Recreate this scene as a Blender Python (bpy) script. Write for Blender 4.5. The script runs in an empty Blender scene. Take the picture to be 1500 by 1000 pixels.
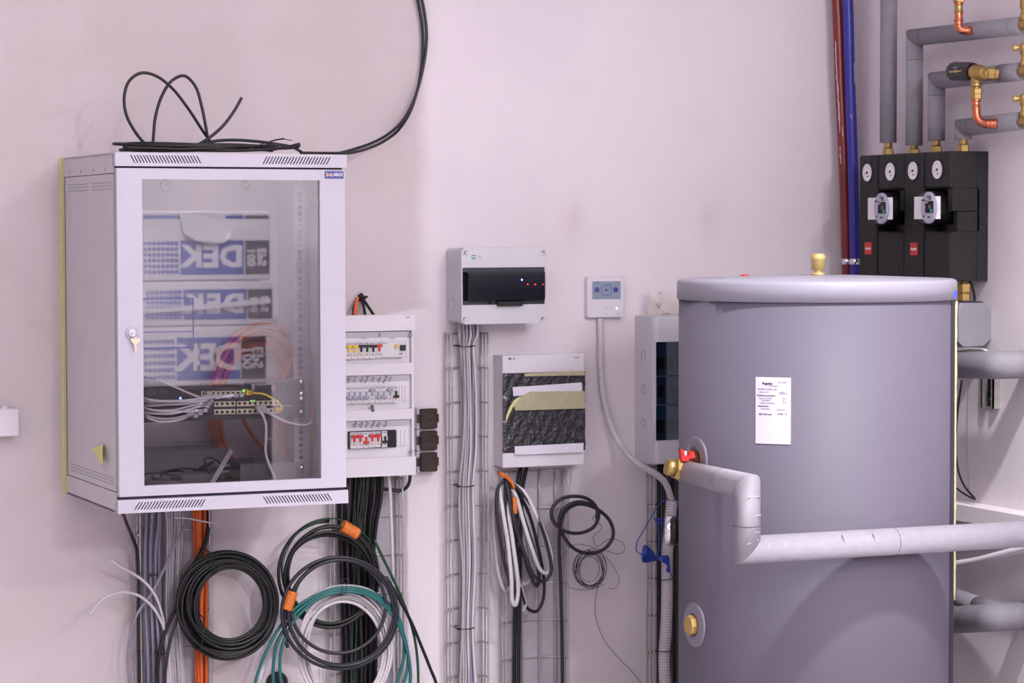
import bpy, bmesh, math, random
from mathutils import Vector, Matrix
rnd = random.Random(11)
SC = bpy.context.scene
COL = SC.collection
# ------------------------------------------------------------------ camera
# world: back wall is the plane y=0, x to the right, z up, floor z=0; right-hand wall is the plane x=XC
F, YAW, PIT, ROL = 3724.0, .4102, .0437, -.0020
CAM = Vector((-1.6, -6.665, 1.65))
XC = 2.405
fw = Vector((math.sin(YAW)*math.cos(PIT), math.cos(YAW)*math.cos(PIT), -math.sin(PIT)))
rt0 = Vector((math.cos(YAW), -math.sin(YAW), 0)); up0 = rt0.cross(fw)
rt = math.cos(ROL)*rt0 + math.sin(ROL)*up0
up = -math.sin(ROL)*rt0 + math.cos(ROL)*up0
cd = bpy.data.cameras.new('camera'); cam = bpy.data.objects.new('camera', cd); COL.objects.link(cam)
cd.sensor_width = 22.3; cd.lens = F*22.3/1500; cd.clip_start = .05; cd.clip_end = 60
cam.matrix_world = Matrix((( rt.x, up.x, -fw.x, CAM.x), (rt.y, up.y, -fw.y, CAM.y), (rt.z, up.z, -fw.z, CAM.z), (0, 0, 0, 1)))
cd.dof.use_dof = True; cd.dof.focus_distance = 6.25; cd.dof.aperture_fstop = 4.5
SC.camera = cam
# ------------------------------------------------------------------ light and exposure
SC.view_settings.view_transform = 'Standard'; SC.view_settings.look = 'None'
SC.view_settings.gamma = 1; SC.view_settings.use_curve_mapping = False
SC.view_settings.exposure = 0.0
wd = bpy.data.worlds.new('room_air'); SC.world = wd; wd.use_nodes = True
wd.node_tree.nodes['Background'].inputs[0].default_value = (.6, .55, .62, 1)
wd.node_tree.nodes['Background'].inputs[1].default_value = .25
def lamp(name, loc, watts, size, col=(1, .99, .998)):
    l = bpy.data.lights.new(name, 'SPOT' if 'downlight' in name else 'POINT'); l.energy = watts; l.shadow_soft_size = size; l.color = col
    o = bpy.data.objects.new(name, l); COL.objects.link(o); o.location = loc; return o
near = lamp('ceiling_downlight', (1.62, -2.35, 3.1), 250, .06)
near.data.spot_size = math.radians(104); near.data.spot_blend = .45
lamp('ceiling_lamp_front', (1.6, -5.2, 3.05), 95, .12)
lamp('ceiling_lamp_rear', (.5, -8.2, 3.05), 290, .16)
def panel(name, loc, watts, sx, sy):      # large soft area light under the ceiling, added to lift the ambient level
    l = bpy.data.lights.new(name, 'AREA'); l.shape = 'RECTANGLE'; l.size = sx; l.size_y = sy; l.energy = watts; l.color = (1, .985, .996)
    o = bpy.data.objects.new(name, l); COL.objects.link(o); o.location = loc
panel('ambient_fill', (-.3, -4.6, 3.25), 118, 4.5, 5.5)

# ------------------------------------------------------------------ helpers
def ray(px, py): return fw + rt*((px-750)/F) - up*((py-500)/F)
def W(px, py, off=0.0):           # point of the plane lying `off` in front of the back wall
    d = ray(px, py); t = (-off-CAM.y)/d.y; return CAM + d*t
def E(px, py, off=0.0):           # point of the plane lying `off` in front of the right-hand wall
    d = ray(px, py); t = (XC-off-CAM.x)/d.x; return CAM + d*t
def srgb(r, g, b):
    f = lambda c: ((c/255+.055)/1.055)**2.4 if c > 10 else c/255/12.92
    return (f(r), f(g), f(b), 1)
MATS = {}
def mat(name, rgb, rough=.5, metal=0, var=.05, scale=12, bump=0, bscale=200, spec=.5, emit=None, coat=0):
    if name in MATS: return MATS[name]
    m = bpy.data.materials.new(name); m.use_nodes = True; nt = m.node_tree; b = nt.nodes['Principled BSDF']
    c = srgb(*rgb); b.inputs['Roughness'].default_value = rough; b.inputs['Metallic'].default_value = metal
    b.inputs['Specular IOR Level'].default_value = spec
    if coat: b.inputs['Coat Weight'].default_value = coat; b.inputs['Coat Roughness'].default_value = .15
    tc = nt.nodes.new('ShaderNodeTexCoord')
    if var:
        n = nt.nodes.new('ShaderNodeTexNoise'); n.inputs['Scale'].default_value = scale; n.inputs['Detail'].default_value = 4
        nt.links.new(tc.outputs['Object'], n.inputs['Vector'])
        r = nt.nodes.new('ShaderNodeValToRGB')
        r.color_ramp.elements[0].position = .3; r.color_ramp.elements[1].position = .7
        r.color_ramp.elements[0].color = tuple(x*(1-var) for x in c[:3])+(1,)
        r.color_ramp.elements[1].color = tuple(min(1, x*(1+var)) for x in c[:3])+(1,)
        nt.links.new(n.outputs['Fac'], r.inputs['Fac']); nt.links.new(r.outputs['Color'], b.inputs['Base Color'])
    else: b.inputs['Base Color'].default_value = c
    if bump:
        n2 = nt.nodes.new('ShaderNodeTexNoise'); n2.inputs['Scale'].default_value = bscale; n2.inputs['Detail'].default_value = 3
        nt.links.new(tc.outputs['Object'], n2.inputs['Vector'])
        bp = nt.nodes.new('ShaderNodeBump'); bp.inputs['Strength'].default_value = bump; bp.inputs['Distance'].default_value = .01
        nt.links.new(n2.outputs['Fac'], bp.inputs['Height']); nt.links.new(bp.outputs['Normal'], b.inputs['Normal'])
    if emit:
        b.inputs['Emission Color'].default_value = srgb(*rgb); b.inputs['Emission Strength'].default_value = emit
    MATS[name] = m; return m
def glassy(name, tint, refl, rough=0.0):
    """pane: transparent with a tint, plus a mirror share that grows at grazing angles"""
    m = bpy.data.materials.new(name); m.use_nodes = True; nt = m.node_tree; nt.nodes.clear()
    o = nt.nodes.new('ShaderNodeOutputMaterial'); t = nt.nodes.new('ShaderNodeBsdfTransparent'); g = nt.nodes.new('ShaderNodeBsdfGlossy')
    t.inputs[0].default_value = tint+(1,); g.inputs['Roughness'].default_value = rough
    mx = nt.nodes.new('ShaderNodeMixShader'); lw = nt.nodes.new('ShaderNodeLayerWeight'); lw.inputs['Blend'].default_value = .25
    ma = nt.nodes.new('ShaderNodeMath'); ma.operation = 'MULTIPLY_ADD'; ma.inputs[1].default_value = .5; ma.inputs[2].default_value = refl
    nt.links.new(lw.outputs['Fresnel'], ma.inputs[0]); nt.links.new(ma.outputs[0], mx.inputs[0])
    nt.links.new(t.outputs[0], mx.inputs[1]); nt.links.new(g.outputs[0], mx.inputs[2]); nt.links.new(mx.outputs[0], o.inputs[0])
    MATS[name] = m; return m

def catmull(pts, k):
    """centripetal Catmull-Rom through the points (no overshoot where spacing is uneven)"""
    pts = [Vector(p) for p in pts]
    q = [pts[0]]
    for p in pts[1:]:
        if (p-q[-1]).length > 1e-7: q.append(p)
    pts = q
    if k <= 1 or len(pts) < 3: return pts
    out = []
    for i in range(len(pts)-1):
        p1, p2 = pts[i], pts[i+1]
        p0 = pts[i-1] if i else p1*2-p2
        p3 = pts[i+2] if i+2 < len(pts) else p2*2-p1
        t0 = 0; t1 = t0+max(1e-6, (p1-p0).length)**.5; t2 = t1+max(1e-6, (p2-p1).length)**.5; t3 = t2+max(1e-6, (p3-p2).length)**.5
        for j in range(k):
            t = t1+(t2-t1)*j/k
            a1 = p0*((t1-t)/(t1-t0))+p1*((t-t0)/(t1-t0)); a2 = p1*((t2-t)/(t2-t1))+p2*((t-t1)/(t2-t1)); a3 = p2*((t3-t)/(t3-t2))+p3*((t-t2)/(t3-t2))
            b1 = a1*((t2-t)/(t2-t0))+a2*((t-t0)/(t2-t0)); b2 = a2*((t3-t)/(t3-t1))+a3*((t-t1)/(t3-t1))
            out.append(b1*((t2-t)/(t2-t1))+b2*((t-t1)/(t2-t1)))
    out.append(pts[-1]); return out
def rrect(x0, x1, z0, z1, r=0, n=4):
    if r <= 0: return [(x0, z0), (x1, z0), (x1, z1), (x0, z1)]
    o = []
    for cx, cz, a in ((x1-r, z0+r, -90), (x1-r, z1-r, 0), (x0+r, z1-r, 90), (x0+r, z0+r, 180)):
        for i in range(n+1):
            t = math.radians(a+90*i/n); o.append((cx+r*math.cos(t), cz+r*math.sin(t)))
    return o
def circ(cx, cz, r, n=20, rz=None, a0=0):
    return [(cx+r*math.cos(a0+2*math.pi*i/n), cz+(rz or r)*math.sin(a0+2*math.pi*i/n)) for i in range(n)]
class MB:
    def __init__(s): s.v = []; s.f = []; s.mi = []; s.sm = []
    def add(s, vs, fs, mi=0, sm=False):
        b = len(s.v); s.v += [Vector(v) for v in vs]
        for f in fs: s.f.append([b+i for i in f]); s.mi.append(mi); s.sm.append(sm)
        return s
    def box(s, x0, x1, y0, y1, z0, z1, mi=0, bev=0):
        x0, x1 = sorted((x0, x1)); y0, y1 = sorted((y0, y1)); z0, z1 = sorted((z0, z1))
        if bev:
            return s.prism(rrect(x0, x1, z0, z1, bev, 3), 'y', y0, y1, mi, ch=bev*.6)
        v = [(x, y, z) for x in (x0, x1) for y in (y0, y1) for z in (z0, z1)]
        return s.add(v, [(0, 1, 3, 2), (4, 6, 7, 5), (0, 4, 5, 1), (2, 3, 7, 6), (0, 2, 6, 4), (1, 5, 7, 3)], mi)
    def prism(s, poly, ax, a, b, mi=0, ch=0, sm=False):
        """extrude a 2-D outline along an axis from a to b; ch chamfers the outline at the a end and b end"""
        def P(u, v, w): return {'y': (u, w, v), 'x': (w, u, v), 'z': (u, v, w)}[ax]
        a, b = min(a, b), max(a, b); n = len(poly)
        cx = sum(p[0] for p in poly)/n; cz = sum(p[1] for p in poly)/n
        rings = []
        def shr(d):
            o = []
            for u, v in poly:
                lu = abs(u-cx); lv = abs(v-cz)
                o.append((u-math.copysign(min(d, lu), u-cx), v-math.copysign(min(d, lv), v-cz)))
            return o
        if ch: rings = [(shr(ch), a), (poly, a+ch), (poly, b-ch), (shr(ch), b)]
        else: rings = [(poly, a), (poly, b)]
        vs = [P(u, v, w) for pl, w in rings for u, v in pl]
        fs = [list(range(n)), [len(vs)-n+i for i in range(n)][::-1]]
        b0 = len(s.v); s.v += [Vector(v) for v in vs]
        for f in fs: s.f.append([b0+i for i in f]); s.mi.append(mi); s.sm.append(False)
        for k in range(len(rings)-1):
            for i in range(n):
                j = (i+1) % n
                s.f.append([b0+k*n+i, b0+k*n+j, b0+(k+1)*n+j, b0+(k+1)*n+i]); s.mi.append(mi); s.sm.append(sm)
        return s
    def ring(s, outer, inner, ax, a, b, mi=0):
        """frame: two outlines with the same vertex count, extruded from a to b"""
        def P(u, v, w): return {'y': (u, w, v), 'x': (w, u, v), 'z': (u, v, w)}[ax]
        n = len(outer); vs = [P(u, v, w) for w in (a, b) for pl in (outer, inner) for u, v in pl]
        fs = []
        for i in range(n):
            j = (i+1) % n
            fs += [(i, j, n+j, n+i), (2*n+i, 3*n+i, 3*n+j, 2*n+j), (i, 2*n+i, 2*n+j, j), (n+i, n+j, 3*n+j, 3*n+i)]
        return s.add(vs, fs, mi)
    def lathe(s, o, axis, prof, n=20, mi=0, sm=True, a0=0):
        """profile of (radius, height) swept about `axis` from point o"""
        o = Vector(o); w = Vector(axis).normalized(); u = w.orthogonal().normalized()
        if abs(w.z) < .9: u = w.cross(Vector((0, 0, 1))).normalized()
        t = w.cross(u); b0 = len(s.v)
        for r, h in prof:
            for i in range(n):
                a = a0+2*math.pi*i/n; s.v.append(o+w*h+(u*math.cos(a)+t*math.sin(a))*r)
        for k in range(len(prof)-1):
            for i in range(n):
                j = (i+1) % n
                s.f.append([b0+k*n+i, b0+k*n+j, b0+(k+1)*n+j, b0+(k+1)*n+i]); s.mi.append(mi); s.sm.append(sm)
        s.f.append([b0+i for i in range(n)][::-1]); s.f.append([b0+(len(prof)-1)*n+i for i in range(n)])
        s.mi += [mi, mi]; s.sm += [False, False]
        return s
    def tube(s, pts, r, n=8, k=4, mi=0, sm=True, mitre=False, closed=False):
        pts = catmull(pts, k) if not mitre else [Vector(p) for p in pts]
        if closed: pts = pts[:-1] if (pts[0]-pts[-1]).length < 1e-6 else pts
        m = len(pts); b0 = len(s.v); u = None
        for i in range(m):
            a = pts[(i-1) % m] if (i or closed) else pts[0]; c = pts[(i+1) % m] if (i < m-1 or closed) else pts[-1]
            t = (c-a)
            if mitre and 0 < i < m-1: t = (c-pts[i]).normalized()+(pts[i]-a).normalized()
            t = t.normalized() if t.length > 1e-9 else Vector((0, 0, 1))
            u = t.orthogonal() if u is None else u-t*u.dot(t)
            if u.length < 1e-6: u = t.orthogonal()
            u = u.normalized(); w = t.cross(u); rr = r[i] if isinstance(r, (list, tuple)) else r
            for q in range(n):
                a = 2*math.pi*q/n; s.v.append(pts[i]+(u*math.cos(a)+w*math.sin(a))*rr)
        L = m if closed else m-1
        for i in range(L):
            for q in range(n):
                p = (q+1) % n; i2 = (i+1) % m
                s.f.append([b0+i*n+q, b0+i*n+p, b0+i2*n+p, b0+i2*n+q]); s.mi.append(mi); s.sm.append(sm)
        if not closed:
            s.f.append([b0+q for q in range(n)][::-1]); s.f.append([b0+(m-1)*n+q for q in range(n)])
            s.mi += [mi, mi]; s.sm += [False, False]
        return s
    def xf(s, M, start=0):
        for i in range(start, len(s.v)): s.v[i] = M @ s.v[i]
        return s
def wpos(o):
    p = Vector((0, 0, 0))
    while o is not None: p += o.location; o = o.parent
    return p
def part(name, mb, m, parent=None, label=None, kind=None, org=None):
    me = bpy.data.meshes.new(name)
    ms = m if isinstance(m, (list, tuple)) else [m]
    base = wpos(parent)
    lo = Vector([min(v[i] for v in mb.v) for i in range(3)]); hi = Vector([max(v[i] for v in mb.v) for i in range(3)])
    c = org if org is not None else (lo+hi)/2
    me.from_pydata([tuple(v-c) for v in mb.v], [], mb.f)
    for x in ms: me.materials.append(x)
    me.polygons.foreach_set('material_index', mb.mi); me.polygons.foreach_set('use_smooth', mb.sm); me.update()
    bm = bmesh.new(); bm.from_mesh(me); bmesh.ops.recalc_face_normals(bm, faces=bm.faces); bm.to_mesh(me); bm.free()
    o = bpy.data.objects.new(name, me); COL.objects.link(o); o.parent = parent; o.location = c-base
    if label: o['label'] = label
    if kind: o['kind'] = kind
    return o
def one(name, mb, m, label, cat, group=None, kind=None):
    o = part(name, mb, m, None, label, kind); o['category'] = cat
    if group: o['group'] = group
    return o
def thing(name, label, cat, loc, group=None):
    o = bpy.data.objects.new(name, None); COL.objects.link(o); o.empty_display_size = .05
    o.location = loc; o['label'] = label; o['category'] = cat
    if group: o['group'] = group
    return o
def struct(name, mb, m, parent=None):
    o = part(name, mb, m, parent)
    if parent is None: o['kind'] = 'structure'
    return o
_tx = {}
def text_mb(s, size, depth=.0004, align='CENTER', shear=0, bold=0):
    """letters as a mesh in the x-z plane facing -y, centred on the origin"""
    key = (s, size, depth, align, shear, bold)
    if key not in _tx:
        cu = bpy.data.curves.new('lettering', 'FONT'); cu.body = s; cu.size = size; cu.align_x = align; cu.align_y = 'CENTER'
        cu.extrude = depth; cu.shear = shear; cu.resolution_u = 2; cu.offset = bold
        ob = bpy.data.objects.new('lettering', cu); COL.objects.link(ob)
        me = bpy.data.meshes.new_from_object(ob.evaluated_get(bpy.context.evaluated_depsgraph_get()))
        _tx[key] = ([v.co.copy() for v in me.vertices], [tuple(p.vertices) for p in me.polygons])
        bpy.data.objects.remove(ob); bpy.data.curves.remove(cu); bpy.data.meshes.remove(me)
    vs, fs = _tx[key]
    return MB().add([(v.x, -v.z, v.y) for v in vs], fs)
def letters(s, size, at, m, parent, name='lettering', yaw=0, tilt=0, **kw):
    mb = text_mb(s, size, **kw)
    mb.xf(Matrix.Translation(at) @ Matrix.Rotation(yaw, 4, 'Z') @ Matrix.Rotation(tilt, 4, 'Y'))
    return part(name, mb, m, parent)
def mean_off(*ps):
    return sum(ps, Vector())/len(ps)
# ------------------------------------------------------------------ materials
M = dict(
    white=mat('white_enamel', (186, 181, 195), .38, var=.02), whiteb=mat('white_plastic', (216, 210, 219), .42, var=.02),
    grey_shell=mat('grey_shell', (202, 199, 207), .45, var=.02), side=mat('powder_coat_side', (204, 202, 208), .5, var=.03, bump=.05, bscale=600),
    inside=mat('inside_grey', (205, 202, 210), .6, var=.04), rail=mat('zinc_rail', (100, 99, 110), .45, .2, var=.1),
    black=mat('black_plastic', (18, 17, 20), .4, var=.15), blackc=mat('black_cable_sheath', (15, 15, 18), .45, var=.15, scale=40),
    greenc=mat('green_marked_sheath', (22, 70, 38), .5, var=.1), navy=mat('navy_cable_sheath', (33, 32, 44), .42, var=.1, scale=40),
    darkg=mat('dark_grey_sheath', (44, 42, 48), .45, var=.1, scale=40), grey=mat('grey_data_sheath', (136, 131, 150), .5, var=.06, scale=30),
    lightc=mat('light_grey_sheath', (172, 167, 174), .5, var=.05, scale=30), whitec=mat('white_cable_sheath', (202, 196, 201), .45, var=.04, scale=30),
    orange=mat('orange_sheath', (216, 98, 40), .5, var=.08, scale=30), teal=mat('teal_sheath', (28, 98, 98), .42, var=.08, scale=30),
    otape=mat('orange_tape', (214, 116, 44), .5, var=.12, scale=60, bump=.3, bscale=150),
    steel=mat('galvanised_wire', (186, 184, 180), .35, .6, var=.12, scale=50), chrome=mat('chrome', (225, 225, 230), .15, 1, var=0),
    brass=mat('brass', (170, 142, 88), .34, .75, var=.08, scale=40), copper=mat('copper', (205, 122, 92), .25, .95, var=.12, scale=30),
    red=mat('red_plastic', (200, 40, 36), .4, var=.05), redpipe=mat('red_pipe_plastic', (122, 38, 38), .3, var=.12, scale=10),
    bluepipe=mat('blue_pipe_plastic', (48, 46, 150), .3, var=.12, scale=10), scuff=mat('white_scuff', (205, 190, 196), .8, var=.1),
    foam=mat('grey_pipe_foam', (132, 128, 137), .75, var=.06, scale=30, bump=.15, bscale=300),
    foaml=mat('light_pipe_foam', (152, 146, 157), .6, var=.05, scale=30, bump=.12, bscale=200),
    seam=mat('foam_joint', (82, 78, 86), .8, var=0), epp=mat('black_epp_foam', (28, 27, 29), .7, var=.25, scale=120, bump=.35, bscale=160),
    jacket=mat('tank_jacket', (97, 92, 107), .6, var=.02, scale=6), lid=mat('tank_lid', (148, 145, 159), .4, var=.01),
    label=mat('paper_label', (218, 211, 226), .5, var=.01), ink=mat('dark_ink', (60, 54, 70), .6, var=0), inkl=mat('pale_ink', (150, 138, 165), .6, var=0),
    tape=mat('masking_tape', (210, 205, 150), .7, var=.06, scale=40, bump=.1), ydirty=mat('yellow_foam_edge', (206, 202, 152), .8, var=.12, scale=60),
    dark=mat('dark_void', (14, 13, 16), .7, var=0), slit=mat('dark_slit', (44, 38, 60), .6, var=0),
    film=mat('black_film', (50, 47, 54), .2, var=.3, scale=60, bump=.8, bscale=90, coat=.5),
    brown=mat('dark_brown_plastic', (52, 36, 32), .35, var=.08), yellow=mat('yellow_plastic', (214, 178, 40), .4, var=.04),
    bgrey=mat('toggle_grey', (150, 152, 172), .4, var=.04), module=mat('breaker_shell', (206, 204, 206), .45, var=.03),
    blueink=mat('blue_ink', (54, 60, 150), .5, var=0), logo=mat('navy_plate', (70, 72, 140), .4, var=.03), sun=mat('sun_orange', (226, 150, 50), .5, var=0),
    white_ink=mat('white_ink', (238, 238, 244), .5, var=0), green=mat('green_print', (70, 160, 98), .5, var=0), smoked=None,
    screen=mat('grey_screen', (134, 146, 168), .25, var=.02, emit=.05), iconp=mat('violet_icon', (74, 52, 140), .4, var=0),
    grommet=mat('grommet_grey', (128, 124, 140), .4, var=.02), string=mat('blue_twine', (40, 70, 168), .5, var=.2, scale=80),
    bag=None, aluminium=mat('aluminium', (196, 196, 202), .35, .85, var=.06), portm=mat('port_shield', (214, 206, 180), .4, .2, var=.05),
    patch=mat('unpainted_strip', (180, 171, 182), .8, var=.08, scale=8, bump=.2, bscale=80), plaster=mat('plaster_edge', (206, 196, 200), .85, var=.08, scale=30, bump=.3),
    epsfoil=mat('white_foil_wrap', (232, 230, 236), .35, var=.04, scale=4, bump=.25, bscale=14), epsblue=mat('blue_print', (54, 84, 176), .4, var=.03),
    epsgrey=mat('grey_print', (84, 84, 92), .4, var=.03), dial=mat('dial_white', (236, 232, 236), .4, var=.01), pumpg=mat('pump_plate_grey', (170, 172, 190), .4, var=.02),
    lred=mat('led_red', (255, 40, 50), .4, var=0, emit=6), lblue=mat('led_blue', (90, 110, 255), .4, var=0, emit=8), lgreen=mat('led_green', (110, 240, 90), .4, var=0, emit=5),
    lwhite=mat('lit_button', (240, 240, 255), .4, var=0, emit=1.5), bluetape=mat('blue_sticker', (86, 96, 214), .5, var=.05), floor=mat('concrete_floor', (188, 182, 186), .8, var=.1, bump=.1, bscale=40),
    ceil=mat('ceiling_paint', (232, 226, 230), .9, var=.02), dustgrey=mat('dull_grey_box', (150, 149, 158), .5, .3, var=.05), purplel=mat('navy_line', (66, 66, 130), .5, var=0),
)
M['glass'] = glassy('door_glass', (.96, .95, .97), .14)
M['smoked'] = glassy('smoked_window', (.10, .10, .13), .03)
M['smokedblue'] = glassy('blue_smoked_window', (.26, .42, .52), .04)
M['bag'] = glassy('clear_bag_film', (.9, .87, .88), .10, .2)
# ------------------------------------------------------------------ setting
def wall_mat(name, raw):
    m = bpy.data.materials.new(name); m.use_nodes = True; nt = m.node_tree; L = nt.links; b = nt.nodes['Principled BSDF']
    b.inputs['Roughness'].default_value = .85; b.inputs['Specular IOR Level'].default_value = .25
    ge = nt.nodes.new('ShaderNodeNewGeometry'); sp = nt.nodes.new('ShaderNodeSeparateXYZ'); L.new(ge.outputs['Position'], sp.inputs[0])
    def noise(sc, det=5, ro=.6):
        n = nt.nodes.new('ShaderNodeTexNoise'); n.inputs['Scale'].default_value = sc; n.inputs['Detail'].default_value = det
        n.inputs['Roughness'].default_value = ro; L.new(ge.outputs['Position'], n.inputs['Vector']); return n.outputs['Fac']
    def math_(op, a, bb, c=None):
        n = nt.nodes.new('ShaderNodeMath'); n.operation = op
        for i, x in enumerate((a, bb, c)):
            if x is None: continue
            if isinstance(x, (int, float)): n.inputs[i].default_value = x
            else: L.new(x, n.inputs[i])
        return n.outputs[0]
    def smooth(x, a, c):
        n = nt.nodes.new('ShaderNodeMapRange'); n.interpolation_type = 'SMOOTHSTEP'; L.new(x, n.inputs[0])
        n.inputs[1].default_value = a; n.inputs[2].default_value = c; n.clamp = True; return n.outputs[0]
    def mix(f, a, c):
        n = nt.nodes.new('ShaderNodeMix'); n.data_type = 'RGBA'; L.new(f, n.inputs[0])
        for i, x in ((6, a), (7, c)):
            if isinstance(x, tuple): n.inputs[i].default_value = x
            else: L.new(x, n.inputs[i])
        return n.outputs[2]
    col = mix(smooth(noise(1.3), .35, .65), srgb(219, 210, 217), srgb(226, 217, 223))
    if raw:
        # bare plaster left of x ~ 1.0 above the fuse box (further left below it), with a feathered trowel edge
        lim = math_('ADD', .50, math_('MULTIPLY', smooth(sp.outputs[2], 1.36, 1.44), .52))
        edge = math_('SUBTRACT', math_('ADD', sp.outputs[0], math_('MULTIPLY', math_('SUBTRACT', noise(5), .5), .10)), lim)
        f = math_('SUBTRACT', 1.0, smooth(edge, -.03, .04))
        rawc = mix(smooth(noise(2.2), .35, .7), srgb(200, 189, 192), srgb(208, 197, 201))
        rawc = mix(math_('MULTIPLY', math_('MULTIPLY', smooth(noise(4.0, 6), .5, .72), .5), smooth(sp.outputs[2], 1.1, 1.6)), rawc, srgb(200, 185, 177))
        col = mix(f, col, rawc)
        for (px, py, r) in ((843, 315, .05), (1035, 315, .05), (840, 330, .09), (1040, 330, .09)):
            p = W(px, py)
            d = math_('SQRT', math_('ADD', math_('POWER', math_('SUBTRACT', sp.outputs[0], p.x), 2.0), math_('MULTIPLY', math_('POWER', math_('SUBTRACT', sp.outputs[2], p.z), 2.0), .35)), 0.0)
            d = math_('ADD', d, math_('MULTIPLY', noise(18), .03))
            col = mix(math_('MULTIPLY', math_('SUBTRACT', 1.0, smooth(d, .004, r)), .22), col, srgb(190, 170, 164))
    L.new(col, b.inputs['Base Color'])
    bp = nt.nodes.new('ShaderNodeBump'); bp.inputs['Strength'].default_value = .12; bp.inputs['Distance'].default_value = .01
    L.new(math_('ADD', noise(60, 3), math_('MULTIPLY', noise(7, 3), 2.0)), bp.inputs['Height']); L.new(bp.outputs['Normal'], b.inputs['Normal'])
    return m
MW = wall_mat('plastered_wall', True); MW2 = wall_mat('painted_wall', False)
XL, YF, ZC = -4.5, -11.0, 3.3
struct('wall_back', MB().box(XL-.1, XC+.1, 0, .1, 0, ZC), MW)
struct('wall_right', MB().box(XC, XC+.1, YF, 0, 0, ZC), MW2)
struct('wall_left', MB().box(XL-.1, XL, YF, 0, 0, ZC), MW2)
struct('wall_front', MB().box(XL-.1, XC+.1, YF-.1, YF, 0, ZC), MW2)
struct('floor', MB().box(XL-.1, XC+.1, YF-.1, .1, -.1, 0), M['floor'])
struct('ceiling', MB().box(XL-.1, XC+.1, YF-.1, .1, ZC, ZC+.1), M['ceil'])
# ledge along the right wall, behind the tank
a = E(1400, 731, .0); zt = a.z
struct('trim_1', MB().box(XC-.07, XC, -1.6, -.02, zt-.045, zt), MW2)
# unpainted strips in the wall where the cable trays run
for i, (p0, p1, py) in enumerate(((204, 311, 745), (488, 596, 700), (742, 828, 690))):
    A = W(p0, py); B = W(p1, py)
    mb = MB().box(A.x, B.x, -.002, 0, .0, A.z)
    o = struct('trim_%d' % (i+2), mb, M['patch'])
    for side, x in ((0, A.x), (1, B.x)):      # ragged plaster lip beside the strip
        if i in (0,) and side == 0: continue
        pts = [Vector((x+rnd.uniform(-.002, .002), -.0005, z*.04)) for z in range(1, int(A.z/.04))]
        part('plaster_lip', MB().tube(pts, [rnd.uniform(.0015, .004) for _ in pts], 6, 1), M['plaster'], o)
# dark pipe sleeve let into the wall near the bottom of the picture
c = W(405, 1000)
st = thing('wall_sleeve', 'dark round pipe sleeve set in the wall behind the teal cables', 'pipe sleeve', c)
mb = MB().lathe(c, (0, -1, 0), [(.036, -.0), (.038, .004), (.034, .006), (.032, .001)], 28); part('rim', mb, M['plaster'], st)
part('opening', MB().lathe(c, (0, -1, 0), [(.033, .0), (.033, .002)], 28), M['dark'], st)
# ------------------------------------------------------------------ network cabinet on the left
CX0, CX1, CD, CZ0, CZ1 = 0.0, .6, .545, .953, 1.843
cab = thing('network_cabinet', 'large pale grey wall cabinet with glass door and loose cable on top', 'cabinet', (.3, 0, CZ0))
part('back_panel', MB().box(CX0+.004, CX1-.004, -.006, 0, CZ0+.01, CZ1-.01), M['inside'], cab)
s = part('side_panel', MB().box(CX0+.002, CX0+.006, -CD+.03, -.002, CZ0+.052, CZ1-.052).box(CX0, CX0+.006, -CD+.028, 0, CZ0, CZ0+.050).box(CX0, CX0+.006, -CD+.028, 0, CZ1-.050, CZ1), M['side'], cab)
# perforated strips pressed into the side near its top and bottom, each a fine grid of holes
for y0, y1, z0, z1 in ((-.50, -.30, CZ1-.090, CZ1-.066), (-.27, -.05, CZ1-.090, CZ1-.066), (-.50, -.05, CZ0+.066, CZ0+.090)):
    mb = MB()
    ny = int((y1-y0)/.008)
    for i in range(ny):
        for k in range(3):
            mb.box(CX0+.0012, CX0+.0022, y0+i*.008, y0+i*.008+.003, z0+k*.008, z0+k*.008+.003)
    part('perforation', mb, mat('perforation_grey', (170, 168, 176), .7, var=0), s, kind='stuff')
for y in (-.45, -.33, -.2, -.08):
    part('screw', MB().lathe((CX0, y, CZ1-.04), (-1, 0, 0), [(.004, 0), (.003, .001)], 10), M['dustgrey'], s)
part('side_panel', MB().box(CX1-.006, CX1, -CD+.028, 0, CZ0, CZ1), M['side'], cab)
part('top_panel', MB().box(CX0, CX1, -CD+.02, 0, CZ1-.006, CZ1), M['white'], cab)
part('bottom_panel', MB().box(CX0, CX1, -CD+.02, 0, CZ0, CZ0+.006), M['white'], cab)
def vent_rail(name, z0, z1, g0, g1):
    """front rail whose two vents are real slanted slots between slanted bars"""
    yf, yb = -CD-.003, -CD+.016; h = z1-z0; za, zb = z0+h*.24, z0+h*.80
    mb = MB().box(CX0, CX1+.002, yf, yb, z0, za).box(CX0, CX1+.002, yf, yb, zb, z1)
    xs = [CX0]
    for (xa, xb, sl) in (g0, g1):
        n = 22; p = (xb-xa)/n
        mb.prism([(xs[-1], za), (xa, za), (xa+sl, zb), (xs[-1] if len(xs) == 1 else xs[-1]+psl, zb)], 'y', yf, yb)
        for i in range(n):
            u = xa+i*p+p*.42; v = xa+(i+1)*p
            mb.prism([(u, za), (v, za), (v+sl, zb), (u+sl, zb)], 'y', yf, yb)
        xs.append(xb); psl = sl
    mb.prism([(xs[-1], za), (CX1+.002, za), (CX1+.002, zb), (xs[-1]+psl, zb)], 'y', yf, yb)
    r = part(name, mb, M['white'], cab)
    part('vent_backing', MB().box(CX0+.02, CX1-.02, yb-.002, yb+.002, za-.003, zb+.003), M['slit'], r)
xx = lambda px, py: W(px, py, CD).x
vent_rail('top_rail', CZ1-.0335, CZ1, (xx(196, 233), xx(297, 233), -.010), (xx(384, 233), xx(481, 233), .010))
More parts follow.
